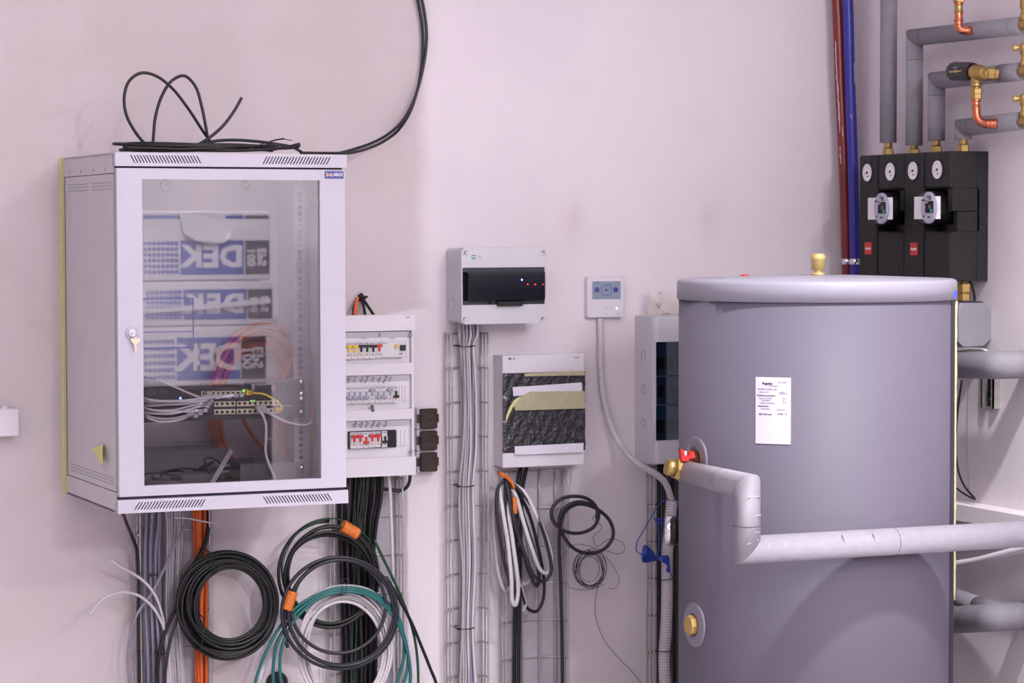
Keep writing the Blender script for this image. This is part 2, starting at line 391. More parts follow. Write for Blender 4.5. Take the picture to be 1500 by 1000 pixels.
vent_rail('bottom_rail', CZ0, CZ0+.0335, (xx(196, 742), xx(297, 742), .012), (xx(391, 731), xx(489, 731), -.012))
# door
dz0, dz1 = CZ0+.041, CZ1-.0385
gx0, gx1 = xx(209.5, 480), xx(469.5, 480); gz1 = W(300, 263, CD).z; gz0 = W(213, 711.5, CD).z
dx0, dx1 = CX0+.004, CX1-.002
door = part('door', MB().ring(rrect(dx0, dx1, dz0, dz1), rrect(gx0, gx1, gz0, gz1), 'y', -CD, -CD+.02), M['white'], cab)
part('glass_pane', MB().box(gx0-.004, gx1+.004, -CD+.006, -CD+.0095, gz0-.004, gz1+.004), M['glass'], door)
part('door_gap', MB().box(CX0+.006, CX1-.006, -CD+.012, -CD+.016, CZ1-.040, CZ1-.032), M['slit'], cab)
part('door_gap', MB().box(CX0+.006, CX1-.006, -CD+.012, -CD+.016, CZ0+.032, CZ0+.043), M['slit'], cab)
# thin dark outline stuck on the inside of the glass
mb = MB()
ox0, ox1 = gx0-.002, xx(284.5, 470)
for py, t in ((437.5, .0012), (461.5, .0010), (486, .0009), (509.5, .0014)):
    z = W(250, py, CD).z; mb.box(ox0, ox1, -CD+.0045, -CD+.0058, z-t, z+t)
za, zb = W(284, 437.5, CD).z, W(284, 509.5, CD).z
mb.box(ox1-.0016, ox1, -CD+.0045, -CD+.0058, zb, za)
part('outline_sticker', mb, M['purplel'], door)
# logo plate
c = mean_off(W(475.5, 256, CD), W(503, 256, CD)); c.y = -CD-.001
lp = part('logo_plate', MB().prism(rrect(W(475.5, 256, CD).x, W(503, 256, CD).x, W(490, 261.5, CD).z, W(490, 250.5, CD).z, .002), 'y', -CD-.0016, -CD), M['logo'], cab)
yl = -CD-.0021
for s_, px in (('S', 478.6), ('L', 486.2), ('A', 490), ('R', 493.8), ('I', 496.4), ('X', 499.6)):
    p = W(px, 256, CD); letters(s_, .0125, Vector((p.x, yl, p.z)), M['white_ink'], lp, 'letter')
p = W(482.3, 256, CD); part('sun_mark', MB().lathe((p.x, -CD-.0015, p.z), (0, -1, 0), [(.0036, 0), (.0036, .001)], 14), M['sun'], lp)
# lock with escutcheon
p = W(193, 487.5, CD)
lk = part('lock', MB().lathe((p.x, -CD, p.z), (0, -1, 0), [(.017, 0), (.017, .002), (.013, .004), (.012, .004)], 28), M['white'], cab)
part('lock_barrel', MB().lathe((p.x, -CD-.004, p.z), (0, -1, 0), [(.0105, 0), (.0105, .004), (.0075, .006), (.006, .004)], 20), M['chrome'], lk)
ky = thing('key', 'flat brass coloured key hanging from the glass cabinet lock', 'key', (p.x, -CD-.012, p.z))
part('key_ring', MB().tube([(p.x+.0035+.006*math.cos(t), -CD-.011, p.z-.004+.008*math.sin(t)) for t in [i*.5236 for i in range(13)]], .0009, 6, 1), M['chrome'], ky)
part('inserted_key', MB().box(p.x-.002, p.x+.010, -CD-.016, -CD-.010, p.z-.0012, p.z+.0012), M['chrome'], ky)
kx, kz = W(196.5, 500, CD).x, W(196.5, 500, CD).z
part('key_bow', MB().prism([(kx-.011, kz+.002), (kx-.012, kz+.006), (kx-.006, kz+.009), (kx, kz+.0075), (kx+.006, kz+.009), (kx+.012, kz+.006), (kx+.011, kz+.001), (kx+.004, kz-.006), (kx-.004, kz-.006)], 'y', -CD-.0125, -CD-.0105), mat('pale_brass', (226, 204, 176), .35, .5, var=.03), ky)
part('key_blade', MB().prism([(kx-.003, kz-.005), (kx+.003, kz-.005), (kx+.003, kz-.024), (kx+.0015, kz-.026), (kx-.001, kz-.026), (kx-.001, kz-.020), (kx-.0025, kz-.018), (kx-.0015, kz-.013), (kx-.003, kz-.010)], 'y', -CD-.0122, -CD-.0108), MATS['pale_brass'], ky)
# small scratch on the door, masking tape along the wall edge, torn scrap on the side
part('masking_tape', MB().box(CX0-.002, CX0+.000, -.020, -.001, CZ0, CZ1).box(CX0-.009, CX0, -.003, -.0012, CZ0, CZ1+.002), M['tape'], cab)
def SIDE(px, py): # point on the cabinet's left face
    d = ray(px, py); t = (CX0-CAM.x)/d.x; return CAM+d*t
q = [SIDE(*a) for a in ((137, 657), (150, 651), (153, 651), (158, 664), (160, 678), (155, 679), (148, 672), (144, 668))]
n = len(q); vs = [Vector((-.001-(.016 if i in (3, 4, 5) else .004), v.y, v.z)) for i, v in enumerate(q)]
mb = MB().add(vs+[v+Vector((.0008, 0, 0)) for v in vs], [list(range(n)), list(range(n, 2*n))[::-1]]+[[i, (i+1) % n, n+(i+1) % n, n+i] for i in range(n)])
part('tape_scrap', mb, mat('tape_scrap_yellow', (222, 218, 140), .7, var=.05), cab, label='torn scrap of pale yellow tape')
# bolts with big washers on the back panel
for px, py, y in ((245, 271, .02), (362, 271, .02), (409, 470, .02)):
    p = W(px, py, y)
    b = part('bolt', MB().lathe((p.x, -.006, p.z), (0, -1, 0), [(.016, 0), (.016, .002), (.012, .0035), (.006, .0035), (.006, .008), (.004, .009)], 20), M['dustgrey'], cab)
# mounting rails with square holes
def rack_rail(x0, flip):
    w = .045; y0 = -.478; z0, z1 = CZ0+.02, CZ1-.02
    xa = x0+(.014 if not flip else w-.026)
    mb = MB().box(x0, xa, y0, y0+.002, z0, z1).box(xa+.0095, x0+w, y0, y0+.002, z0, z1).box(x0+(w-.002 if not flip else 0), x0+(w if not flip else .002), y0, y0+.04, z0, z1)
    z = z0
    while z < z1:
        mb.box(xa, xa+.0095, y0, y0+.002, z, z+.0075); z += .0165
    return part('rack_rail', mb, M['rail'], cab)
rx = W(434, 480, .478).x
rack_rail(rx-.008, False); rack_rail(.008, True)
# shelf inside at the bottom
part('shelf', MB().box(.05, .55, -.46, -.03, CZ0+.012, CZ0+.016), mat('shelf_grey', (140, 134, 144), .5, var=.05), cab)

# ---- equipment in the cabinet
RY = .485
def rx_(px, py, off=RY): return W(px, py, off)
def faceplate(px0, px1, py0, py1, depth, off=RY):
    a = W(px0, py0, off); b = W(px1, py1, off)
    return a.x, b.x, -off, -off+depth, min(a.z, b.z), max(a.z, b.z)
mgear = mat('switch_shell', (40, 38, 44), .4, .3, var=.08)
def screw_at(px, py, par):
    p = W(px, py, RY); part('screw', MB().lathe((p.x, -RY, p.z), (0, -1, 0), [(.0065, 0), (.0065, .002), (.004, .0045), (.001, .005)], 14), M['chrome'], par)
sw = thing('network_switch', 'black rack switch with two rows of ports lower in the glass cabinet', 'network switch', W(330, 600, RY))
x0, x1, y0, y1, z0, z1 = faceplate(206, 446, 584, 611, .2)
part('housing', MB().box(x0+.02, x1-.02, y0, y1, z0+.002, z1-.002).box(x0, x1, y0-.002, y0+.002, z0, z1), mgear, sw)
for py in (583.5, 603): screw_at(441, py, sw)
mb = MB()
def port(px, py, w, h, par, off=RY, flip=False):
    p = W(px, py, off); y = -off-.002
    o = part('port', MB().ring(rrect(p.x-w/2, p.x+w/2, p.z-h/2, p.z+h/2), rrect(p.x-w/2+.0022, p.x+w/2-.0022, p.z-h/2+.0022, p.z+h/2-.0022), 'y', y-.006, y), M['portm'], par)
    s = -1 if flip else 1
    part('socket', MB().box(p.x-w/2+.002, p.x+w/2-.002, y-.003, y-.001, p.z-h/2+.002, p.z+h/2-.002), M['dark'], o)
    part('contact_step', MB().box(p.x-w/2+.002, p.x-w/2+.0045, y-.0058, y-.001, p.z-s*h/2+s*.0022, p.z-s*.001).box(p.x+w/2-.0045, p.x+w/2-.002, y-.0058, y-.001, p.z-s*h/2+s*.0022, p.z-s*.001), M['portm'], o)
for i in range(12):
    px = 316.5+i*7.72+(2.2 if i >= 4 else 0)
    port(px, 591.6-i*.17, .0135, .0125, sw); port(px, 602.8-i*.17, .0135, .0125, sw, flip=True)
x, z = W(420, 594, RY).x, W(420, 594, RY).z
part('label_plate', MB().box(x-.012, x+.014, -RY-.0026, -RY-.002, z-.001, z+.001), M['inkl'], sw)
for px in (368, 372): 
    p = W(px, 586.6, RY); part('indicator', MB().lathe((p.x, -RY-.002, p.z), (0, -1, 0), [(.0016, 0), (.0012, .0012)], 8), M['lgreen'], sw)
rtr = thing('router', 'slim black router with one row of ports above the rack switch', 'router', W(320, 577, RY))
x0, x1, y0, y1, z0, z1 = faceplate(246, 366, 570.5, 583, .13)
part('housing', MB().box(x0, x1, y0, y1, z0, z1, bev=.002), mgear, rtr)
for i in range(9): port(297+i*7.2, 576-i*.12, .0125, .0105, rtr)
p = W(264, 583.2, RY); part('indicator', MB().lathe((p.x, -RY-.0003, p.z), (0, -1, 0), [(.0036, 0), (.003, .002)], 10), M['lblue'], rtr, label='blue indicator light')
p = W(356.5, 572.3, RY); part('indicator', MB().lathe((p.x, -RY-.005, p.z), (0, -1, 0), [(.0034, 0), (.0028, .002)], 10), M['lgreen'], rtr, label='green indicator light')
ps = thing('power_unit', 'black power unit with oval mains inlet at the left of the rack', 'power unit', W(232, 572, RY))
x0, x1, y0, y1, z0, z1 = faceplate(205, 249, 562, 586, .15)
part('housing', MB().box(x0, x1, y0, y1, z0, z1, bev=.003), mgear, ps)
p = W(224, 574, RY)
part('mains_inlet', MB().ring(rrect(p.x-.022, p.x+.016, p.z-.011, p.z+.011, .011), rrect(p.x-.018, p.x+.012, p.z-.008, p.z+.008, .008), 'y', y0-.005, y0), M['black'], ps)
part('inlet_face', MB().box(p.x-.016, p.x+.011, y0-.0015, y0-.0005, p.z-.007, p.z+.007), M['darkg'], ps)
part('fuse_drawer', MB().box(x1-.028, x1-.006, y0-.003, y0, p.z-.006, p.z+.010), M['darkg'], ps)
bl = thing('rack_panel', 'black rack panel with round knob above the switch, right of yellow lead', 'rack panel', W(405, 568, RY))
x0, x1, y0, y1, z0, z1 = faceplate(367, 446, 557, 581, .12)
part('faceplate', MB().box(x0, x1, y0, y0+.003, z0, z1).box(x0+.02, x1-.03, y0+.003, y1, z0+.002, z1-.002), mgear, bl)
for py in (558.5, 576): screw_at(441, py, bl)
p = W(370.5, 566.5, RY); part('mounting_slot', MB().prism(rrect(p.x-.004, p.x+.004, p.z-.008, p.z+.008, .003), 'y', y0-.001, y0), M['inkl'], bl)
p = W(415, 567, RY); part('round_knob', MB().lathe((p.x, y0, p.z), (0, -1, 0), [(.013, 0), (.013, .004), (.010, .005), (.009, .002)], 24), M['black'], bl)
p = W(405, 567, RY); part('latch', MB().box(p.x-.002, p.x+.003, y0-.005, y0, p.z-.017, p.z+.017), M['dark'], bl)
p = W(400, 568, RY); part('round_mark', MB().lathe((p.x, y0, p.z), (0, -1, 0), [(.006, 0), (.006, .001)], 18), mat('dull_red', (120, 66, 66), .5, var=0), bl)
ub = thing('lower_rack_unit', 'dark rack unit at the bottom right inside the glass cabinet', 'rack unit', W(410, 695, RY))
x0, x1, y0, y1, z0, z1 = faceplate(352, 446, 680, 702, .2)
part('faceplate', MB().box(x0, x1, y0, y0+.003, z0, z1).box(x0+.02, x1-.02, y0+.003, y1, z0+.002, z1-.002), mat('dim_grey_shell', (72, 70, 78), .5, var=.06), ub)
screw_at(441.5, 684.5, ub)
# yellow patch lead
yp = thing('yellow_patch_lead', 'short yellow patch lead joining the router to the rack switch', 'patch cable', W(385, 585, RY+.03))
P = lambda px, py, o=.03: W(px, py, RY+min(o, .042))
part('lead', MB().tube([P(364, 574.5, .02), P(372, 575.5, .035), P(386, 577, .045), P(400, 584, .05), P(410, 592, .05), P(413.5, 598, .045), P(410, 602, .035), P(402, 600, .02)], .0026, 8, 5), M['yellow'], yp)
for a in ((360.5, 574.5), (403, 599.5)):
    p = P(*a, 0); part('plug', MB().box(p.x-.007, p.x+.010, -RY-.024, -RY-.004, p.z-.006, p.z+.006, bev=.0015).box(p.x-.006, p.x-.003, -RY-.024, -RY-.006, p.z+.006, p.z+.009), M['yellow'], yp)
# pale patch leads entering from the left
ends = [(350, 578, 213, 590, 8), (342, 579, 212, 594, 12), (332, 580.5, 211, 588, 6), (303, 590, 212, 600, 14), (300, 594, 211, 604, 18), (297, 600, 211, 598, 10), (290, 604, 211, 608, 20), (283, 608, 212, 611, 22), (306, 586, 211, 584, 8)]
for i, (ex, ey, sx, sy, sag) in enumerate(ends):
    mx = (ex+sx)/2
    g = thing('patch_lead', 'pale patch lead in the loose bunch crossing in front of the rack switch', 'patch cable', P(mx, sy), 'pale patch leads in front of the switch')
    o = .004+.003*i
    part('lead', MB().tube([P(sx-4, sy-6, o-.04), P(sx+3, sy, o), P(sx+(mx-sx)*.5, (sy*1.3+ey*.7)/2+sag*.30, o+.022), P(mx, (sy+ey)/2+sag*.35, o+.03), P(mx+(ex-mx)*.55, ey+sag*.25, o+.03), P(ex-7, ey+1, .03), P(ex, ey, .016)], .0030, 8, 4), M['whitec' if i % 3 else 'lightc'], g)
    p = P(ex, ey, 0); part('plug', MB().box(p.x-.0055, p.x+.0055, -RY-.024, -RY-.004, p.z-.0045, p.z+.0045), M['lightc'], g)
    q = P(ex-12, ey+1.5, .034); part('sleeve', MB().lathe(q-Vector((.008, 0, .001)), (1, 0, .15), [(.0034, 0), (.0036, .001), (.0036, .014), (.0034, .016)], 8), M['white_ink'], g)
g = thing('white_patch_lead', 'white lead slanting down across the rack from its upper left', 'patch cable', P(255, 565))
part('lead', MB().tube([P(205, 550, -.1), P(215, 553, -.04), P(232, 556, .0), P(255, 566, .03), P(280, 577, .04), P(296, 582, .03), P(303, 579, .012)], .0030, 8, 5), M['whitec'], g)
part('plug', MB().box(P(303, 577, 0).x-.006, P(303, 577, 0).x+.006, -RY-.02, -RY-.004, P(303, 577).z-.006, P(303, 577).z+.006), M['lightc'], g)
g = thing('white_drop_lead', 'white lead hanging from the switch and coiled at the cabinet bottom', 'patch cable', P(390, 650))
zf = CZ0+.018
def FL(px, yo): # a point above the cabinet shelf under a pixel column
    p = W(px, 700, yo); return Vector((p.x, -yo, zf+.004))
part('lead', MB().tube([P(375, 596, .012), P(378, 599, .03), P(385, 608, .04), P(389.5, 622, .04), P(389.5, 645, .035), P(389, 662, .03), P(394, 680, .02), P(401, 696, .005), FL(412, .45), FL(432, .36), FL(425, .22), FL(395, .20), FL(365, .30), FL(360, .42), FL(385, .47), FL(420, .46), FL(438, .34), FL(420, .16)], .0036, 8, 5), M['whitec'], g)
p = P(376, 596, 0); part('plug', MB().box(p.x-.006, p.x+.006, -RY-.026, -RY-.004, p.z-.006, p.z+.006), M['lightc'], g)
g = thing('white_side_lead', 'white lead running from the switch to the right rack rail', 'patch cable', P(410, 612))
part('lead', MB().tube([P(379, 597, .012), P(384, 601, .03), P(400, 608, .035), P(418, 617, .035), P(432, 621, .035), P(447, 622, .025), P(455.5, 618, .01), P(456, 610, -.03)], .0030, 8, 5), M['lightc'], g)
p = P(379, 596.5, 0); part('plug', MB().box(p.x+.001, p.x+.012, -RY-.026, -RY-.004, p.z-.006, p.z+.006), M['lightc'], g)
# orange cable coils hanging at the back of the cabinet
def coil(cx, cy, a, b, loops, off0, off1, jit, ph0=90, ph1=None, n=20, jc=None, drift=0):
    """pixel-space ellipse wound `loops` times on planes parallel to the wall (real loops, each lying at its own depth)"""
    pts = []; N = int(loops*n); ks = [(rnd.uniform(-1, 1), rnd.uniform(-1, 1), rnd.uniform(-1, 1), rnd.uniform(0, 1)) for _ in range(int(loops)+3)]
    for i in range(N+1):
        t = i/n; k = int(t); f = t-k; f = f*f*(3-2*f)
        j = [ks[k][q]*(1-f)+ks[k+1][q]*f for q in range(4)]
        an = math.radians(ph0)+2*math.pi*i/n
        A = a+j[0]*jit; B = b+j[0]*jit*(b/a)**.5+j[1]*jit*.3
        px = cx+A*math.cos(an)+j[1]*(jc or jit*.5)+drift*t; py = cy-B*math.sin(an)+j[2]*(jc or jit*.5)
        pts.append(W(px, py, off0+(off1-off0)*j[3]))
    return pts
def coil_thing(name, label, cat, m, r, *args, **kw):
    tail = kw.pop('tail', []); head = kw.pop('head', [])
    pts = head+coil(*args, **kw)+tail
    t = thing(name, label, cat, pts[len(pts)//2]); part('winding', MB().tube(pts, r, 8, 2), m, t); return t
c1 = coil_thing('orange_cable_coil', 'large coil of orange cable hanging behind the rack gear in the cabinet', 'cable coil', M['orange'], .0056, 381, 598, 66, 105, 16, .05, .17, 12, n=22)
c2 = coil_thing('orange_cable_coil', 'smaller orange cable coil at the right inside the glass cabinet', 'cable coil', M['orange'], .0056, 438, 616, 30, 78, 13, .16, .27, 8, n=22, tail=[W(445, 560, .3), W(457, 600, .33), W(458, 640, .33), W(455, 672, .33)])
for (pts, lab) in (([W(352, 600, .1), W(360, 622, .1), W(375, 645, .1), W(392, 668, .1), W(402, 700, .1)], 'single orange cable slanting down behind the white drop lead'),
                   ([W(462, 540, .25), W(470, 580, .28), W(473, 640, .3), W(466, 705, .3)], 'single orange cable at the right edge of the glass door')):
    one('orange_cable', MB().tube(pts, .0048, 8, 5), M['orange'], lab, 'cable')
# green-yellow earth wire loop at the top right
one('earth_wire', MB().tube([W(460.5, 255, .45), W(457, 272, .45), W(458.5, 284, .45), W(464, 294, .45), W(476, 303, .45)], .0016, 8, 6), mat('lime_sheath', (170, 196, 76), .5, var=.05), 'thin lime green earth wire at the top right of the glass', 'wire')
# clutter on the cabinet shelf
mclut = mat('adapter_shell', (100, 95, 104), .55, var=.1)
def adapter(px, yo, ang, sz, label):
    p = FL(px, yo); c = Vector((p.x, p.y, zf+sz[2]/2+.001))
    t = thing('power_adapter', label, 'power adapter', c)
    mb = MB().box(-sz[0]/2, sz[0]/2, -sz[1]/2, sz[1]/2, -sz[2]/2, sz[2]/2, bev=.006); mb.xf(Matrix.Translation(c) @ Matrix.Rotation(math.radians(ang), 4, 'Z'))
    part('housing', mb, mclut, t)
    mb = MB().lathe((sz[0]/2, 0, 0), (1, 0, 0), [(.006, 0), (.005, .012), (.003, .022)], 10); mb.xf(Matrix.Translation(c) @ Matrix.Rotation(math.radians(ang), 4, 'Z'))
    part('strain_relief', mb, M['black'], t)
    part('lead', MB().tube([c+Matrix.Rotation(math.radians(ang), 3, 'Z') @ Vector((sz[0]/2+.018, 0, 0)), c+Vector((sz[0]*.7, .09, .02)), c+Vector((.02, .14, .03)), c+Vector((-.08, .10, .02))], .0026, 8, 6), M['black'], t)
adapter(283, .40, 14, (.10, .06, .060), 'big black power adapter standing at the middle of the cabinet bottom')
adapter(240, .42, -22, (.09, .05, .045), 'small black power adapter at the bottom left inside the cabinet')
adapter(385, .42, 20, (.11, .05, .034), 'flat black power adapter lying right of the bare metal strip')
a = W(311, 707, .50); b = W(339.5, 658.5, .44); d = (b-a).normalized(); sd = Vector((0, 1, 0)).cross(d).normalized()*.006
vs = []
for p in (a, b):
    vs += [p-sd, p+sd, p+sd+Vector((0, .012, 0)), p+sd*.7+Vector((0, .012, 0)), p+sd*.7+Vector((0, .0015, 0)), p-sd+Vector((0, .0015, 0))]
one('metal_strip', MB().add(vs, [list(range(6)), list(range(6, 12))]+[[i, (i+1) % 6, 6+(i+1) % 6, 6+i] for i in range(6)]), M['aluminium'], 'bare aluminium angle strip leaning at the bottom inside the cabinet', 'metal strip')
for i in range(7):
    z = zf+.040+.005*i; o = .28+.02*(i % 3)
    pts = [Vector((W(308+4*i, 690, o).x, -o, z)), Vector((W(325, 690, o).x, -o-.01, z+.004)), Vector((W(352, 690, o).x, -o, z+.002+.002*(i % 2))), Vector((W(378-2*i, 690, o).x, -o-.01, z-.002)), Vector((W(392-3*i, 690, o).x, -o+.02, z-.008))]
    one('loose_white_cable', MB().tube(pts, .0036, 8, 4), M['lightc'], 'short white cable in the sheaf lying at the cabinet bottom', 'cable', 'white cables on the cabinet bottom')
for i, (cx, cw, hh) in enumerate(((255, 40, .055), (285, 55, .075), (345, 60, .06), (235, 26, .04), (320, 40, .085))):
    pts = []
    for k in range(28):
        t = k/27*2*math.pi*1.5; o = .22+.12*math.sin(t+i)+.02*i
        p = W(cx+cw*.5*math.cos(t), 690, o); pts.append(Vector((p.x, -o, zf+.008+hh*(.5+.5*math.sin(t*1.0+i*1.3)))))
    one('loose_black_cable', MB().tube(pts, .0032, 8, 2), M['black' if i != 2 else 'darkg'], ('thin black cable loop lying at the cabinet bottom, first from its left wall', 'black cable loop lying left of the big power adapter', 'dark grey cable loop behind the bare metal strip', 'tight black cable loop at the bottom left of the glass', 'black cable loop rising behind the big power adapter')[i], 'cable')
mp = mat('dim_backing', (140, 134, 146), .7, var=.1)
one('equipment_tray', MB().box(.05, .40, -.16, -.03, zf, zf+.10).box(.05, .40, -.17, -.16, zf, zf+.03), mp, 'dull grey tray standing at the back of the cabinet bottom', 'tray')

# ------------------------------------------------------------------ insulation packs stacked across the room (seen in the glass)
def MIR(px, py, yp):     # where the door's mirror image of a pixel lands on the plane y=yp
    d = ray(px, py); g = -CD+.006; t = (g-CAM.y)/d.y; h = CAM+d*t; d2 = Vector((d.x, -d.y, d.z)); return h+d2*((yp-g)/d2.y)
PY = -6.0
px1 = MIR(397, 380, PY).x; px0 = MIR(205, 380, PY).x - .12
rows = ((352, 402), (424, 468), (494, 556), None)
edges = (309, 412, 478, 566)
mz = lambda py: MIR(300, py, PY).z
def pack(k):
    z1 = mz(edges[k]); z0 = mz(edges[k+1])+.004
    names = ('topmost', 'second from the top', 'lowest')
    t = thing('insulation_pack', 'foil wrapped insulation pack mirrored in the cabinet glass, %s of its stack' % names[k], 'insulation pack', ((px0+px1)/2, PY-.25, z0), 'insulation packs stacked opposite the cabinet')
    dx = (0, .012, -.022, .01, -.012, .0, .014, 0)[k]
    mb = MB().box(px0+dx, px1+dx, PY-.5, PY-.002, z0, z1, bev=.012); part('foil_wrap', mb, M['epsfoil'], t)
    if rows[k] is None: return z0
    zb1 = mz(rows[k][0]); zb0 = mz(rows[k][1]); y = PY-.002
    bx = lambda px: MIR(px, 380, PY).x+dx
    band = part('print_band', MB().box(bx(265), bx(357.5), y-.001, y+.0012, zb0, zb1), M['epsblue'], t)
    gb = part('grade_band', MB().box(bx(359.5), bx(395), y-.001, y+.0012, zb0, zb1), M['epsgrey'], t)
    # fading halftone: squares shrinking away from the band
    mb = MB(); n = 8
    for i in range(n):
        w = (bx(261.5-6.6*i)-bx(256-6.6*i))*(1-.05*i)*1.0
        for j in range(6):
            zc = zb0+(j+.5)/6*(zb1-zb0); xc = bx(259-6.6*i)
            mb.box(xc-w*.5, xc+w*.5, y-.001, y+.001, zc-.009*(1-.03*i), zc+.009*(1-.03*i))
    part('halftone_print', mb, M['epsblue'], t, kind='stuff')
    if k == 0:
        zt = z1-.02
        part('top_print', MB().box(bx(331), bx(357.5), y-.001, y+.0012, zt-.016, zt), M['epsblue'], t)
        part('top_print', MB().box(bx(360), bx(394), y-.001, y+.0012, zt-.016, zt), M['epsgrey'], t)
        mb = MB()
        for i in range(9): mb.box(bx(212+6*i), bx(216+6*i), y-.001, y+.0012, zt-.016, zt)
        part('top_print', mb, M['epsblue'], t)
    R = Matrix.Rotation(math.pi, 4, 'Z')
    h = zb1-zb0
    for ch, px in (('D', 339), ('E', 310), ('K', 282)):
        mb = text_mb(ch, h*.86, bold=.006); mb.xf(Matrix.Translation((bx(px), y+.0018, (zb0+zb1)/2)) @ R @ Matrix.Scale(1.12, 4, (1, 0, 0))); part('letter', mb, M['epsfoil'], band)
    for s_, px in (('EPS', 384.5), ('100', 369)):
        mb = text_mb(s_, h*.36, bold=.002); mb.xf(Matrix.Translation((bx(px), y+.0018, (zb0+zb1)/2)) @ R @ Matrix.Rotation(math.radians(90), 4, 'Y')); part('lettering', mb, M['epsfoil'], gb)
    if k == 0:    # loose foil flap hanging over the top print
        q = [(264, 318), (270, 342), (286, 352), (306, 358), (326, 356), (339, 348), (338, 330), (318, 311), (280, 311)]
        vs = [MIR(a, b, PY+.006+.01*(i % 3)) for i, (a, b) in enumerate(q)]
        part('foil_flap', MB().add([v for v in vs]+[v-Vector((0, .003, 0)) for v in vs], [list(range(9)), list(range(9, 18))[::-1]]+[[i, (i+1) % 9, 9+(i+1) % 9, 9+i] for i in range(9)]), M['epsfoil'], t)
    if k == 1:    # crease of foil folded across the print
        q = [(213, 452), (300, 446), (397, 437), (397, 444), (300, 453), (213, 459)]
        vs = [MIR(a, b, PY+.012) for a, b in q]
        part('foil_crease', MB().add(vs+[v-Vector((0, .012, 0)) for v in vs], [list(range(6)), list(range(6, 12))[::-1]]+[[i, (i+1) % 6, 6+(i+1) % 6, 6+i] for i in range(6)]), M['epsfoil'], t)
    return z0
for k in range(3): zrest = pack(k)
cr = thing('transport_crate', 'dark wooden transport crate under the insulation packs across the room', 'crate', ((px0+px1)/2, PY-.25, 0))
mw = mat('dark_wood', (84, 78, 80), .8, var=.2)
zt = zrest-.002; nb = 7; hb = zt/nb
part('core', MB().box(px0+.02, px1-.02, PY-.48, PY-.02, .01, zt-.01), mw, cr)
for i in range(nb): part('board', MB().box(px0, px1, PY-.02, PY, i*hb+.003, (i+1)*hb-.003), mw, cr)
for x in (px0+.03, px1-.10): part('batten', MB().box(x, x+.07, PY, PY+.02, .0, zt-.003), mw, cr)
# ------------------------------------------------------------------ boards on the back wall
def rect(px0, px1, py0, py1, off):
    a = W((px0+px1)/2, py0, off).z; b = W((px0+px1)/2, py1, off).z; pm = (py0+py1)/2
    return W(px0, pm, off).x, W(px1, pm, off).x, min(a, b), max(a, b)
def slab(px0, px1, py0, py1, off, th, bev=0):
    x0, x1, z0, z1 = rect(px0, px1, py0, py1, off)
    return MB().box(x0, x1, -off, -off+th, z0, z1, bev=bev)
# -- fuse box with three rows of breakers (its left part is behind the cabinet)
FO = .105
fx1 = W(608.5, 580, FO).x; fx0 = fx1-.33
fz1 = W(600, 460.5, FO).z; fz0 = W(600, 695.5, FO).z
fb = thing('fuse_box', 'white fuse box with three breaker rows, half hidden by the glass cabinet', 'fuse box', ((fx0+fx1)/2, 0, fz0))
part('housing', MB().box(fx0+.004, fx1-.004, -FO+.022, 0, fz0+.004, fz1-.003), M['whiteb'], fb)
zz = lambda py, off=FO: W(560, py, off).z
cov = part('cover', MB().box(fx0, fx1, -FO-.003, -FO+.024, zz(484.5), fz1).box(fx0, fx1, -FO-.002, -FO+.024, fz0, zz(670))
     .box(fx0, W(603.5, 600, FO).x, -FO, -FO+.02, zz(549), zz(532)).box(fx0, W(603.5, 600, FO).x, -FO, -FO+.02, zz(615), zz(599.5))
     .box(W(603.5, 600, FO).x, fx1-.003, -FO+.002, -FO+.02, zz(670), zz(484.5)), M['whiteb'], fb)
part('row_plate', MB().box(fx0, W(604, 600, FO).x, -FO+.016, -FO+.022, zz(670), zz(485)), M['whiteb'], fb)
for py0, py1 in ((486, 495), (550, 559.5), (616, 625.5)):    # sloping name strips above each row
    x0, x1 = fx0, W(601.5, 600, FO).x
    za, zb = zz(py0), zz(py1)
    mb = MB().add([(x0, -FO+.004, za), (x1, -FO+.004, za), (x1, -FO+.016, zb), (x0, -FO+.016, zb), (x0, -FO+.017, za), (x1, -FO+.017, za)], [(0, 1, 2, 3), (0, 4, 5, 1), (0, 3, 4), (1, 5, 2), (3, 2, 5, 4)])
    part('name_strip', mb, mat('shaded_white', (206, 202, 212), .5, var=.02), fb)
def scribble(px, py, par, s_='mL', size=.012, off=FO-.006):
    p = W(px, py, off); mb = text_mb(s_, size, shear=.3)
    mb.xf(Matrix.Translation((p.x, -off-.003, p.z)) @ Matrix.Rotation(math.radians(-62), 4, 'Y')); part('handwriting', mb, M['ink'], par)
for i, s_ in enumerate(('LED', 'Sv1', 'Zas', 'Pum', 'TV', 'Zas', 'Rack', 'TV')): scribble((510, 519, 528.5, 536, 546, 554.5, 563, 571)[i], 556, fb, s_)
for i, s_ in enumerate(('Zas', 'Zas', 'Sv2', 'Vent', 'Zas', 'Sv3')): scribble((519, 528, 536.5, 545, 553.5, 564)[i], 622, fb, s_)
scribble(556, 490.5, fb, 'R1', .010)
MO = FO+.004
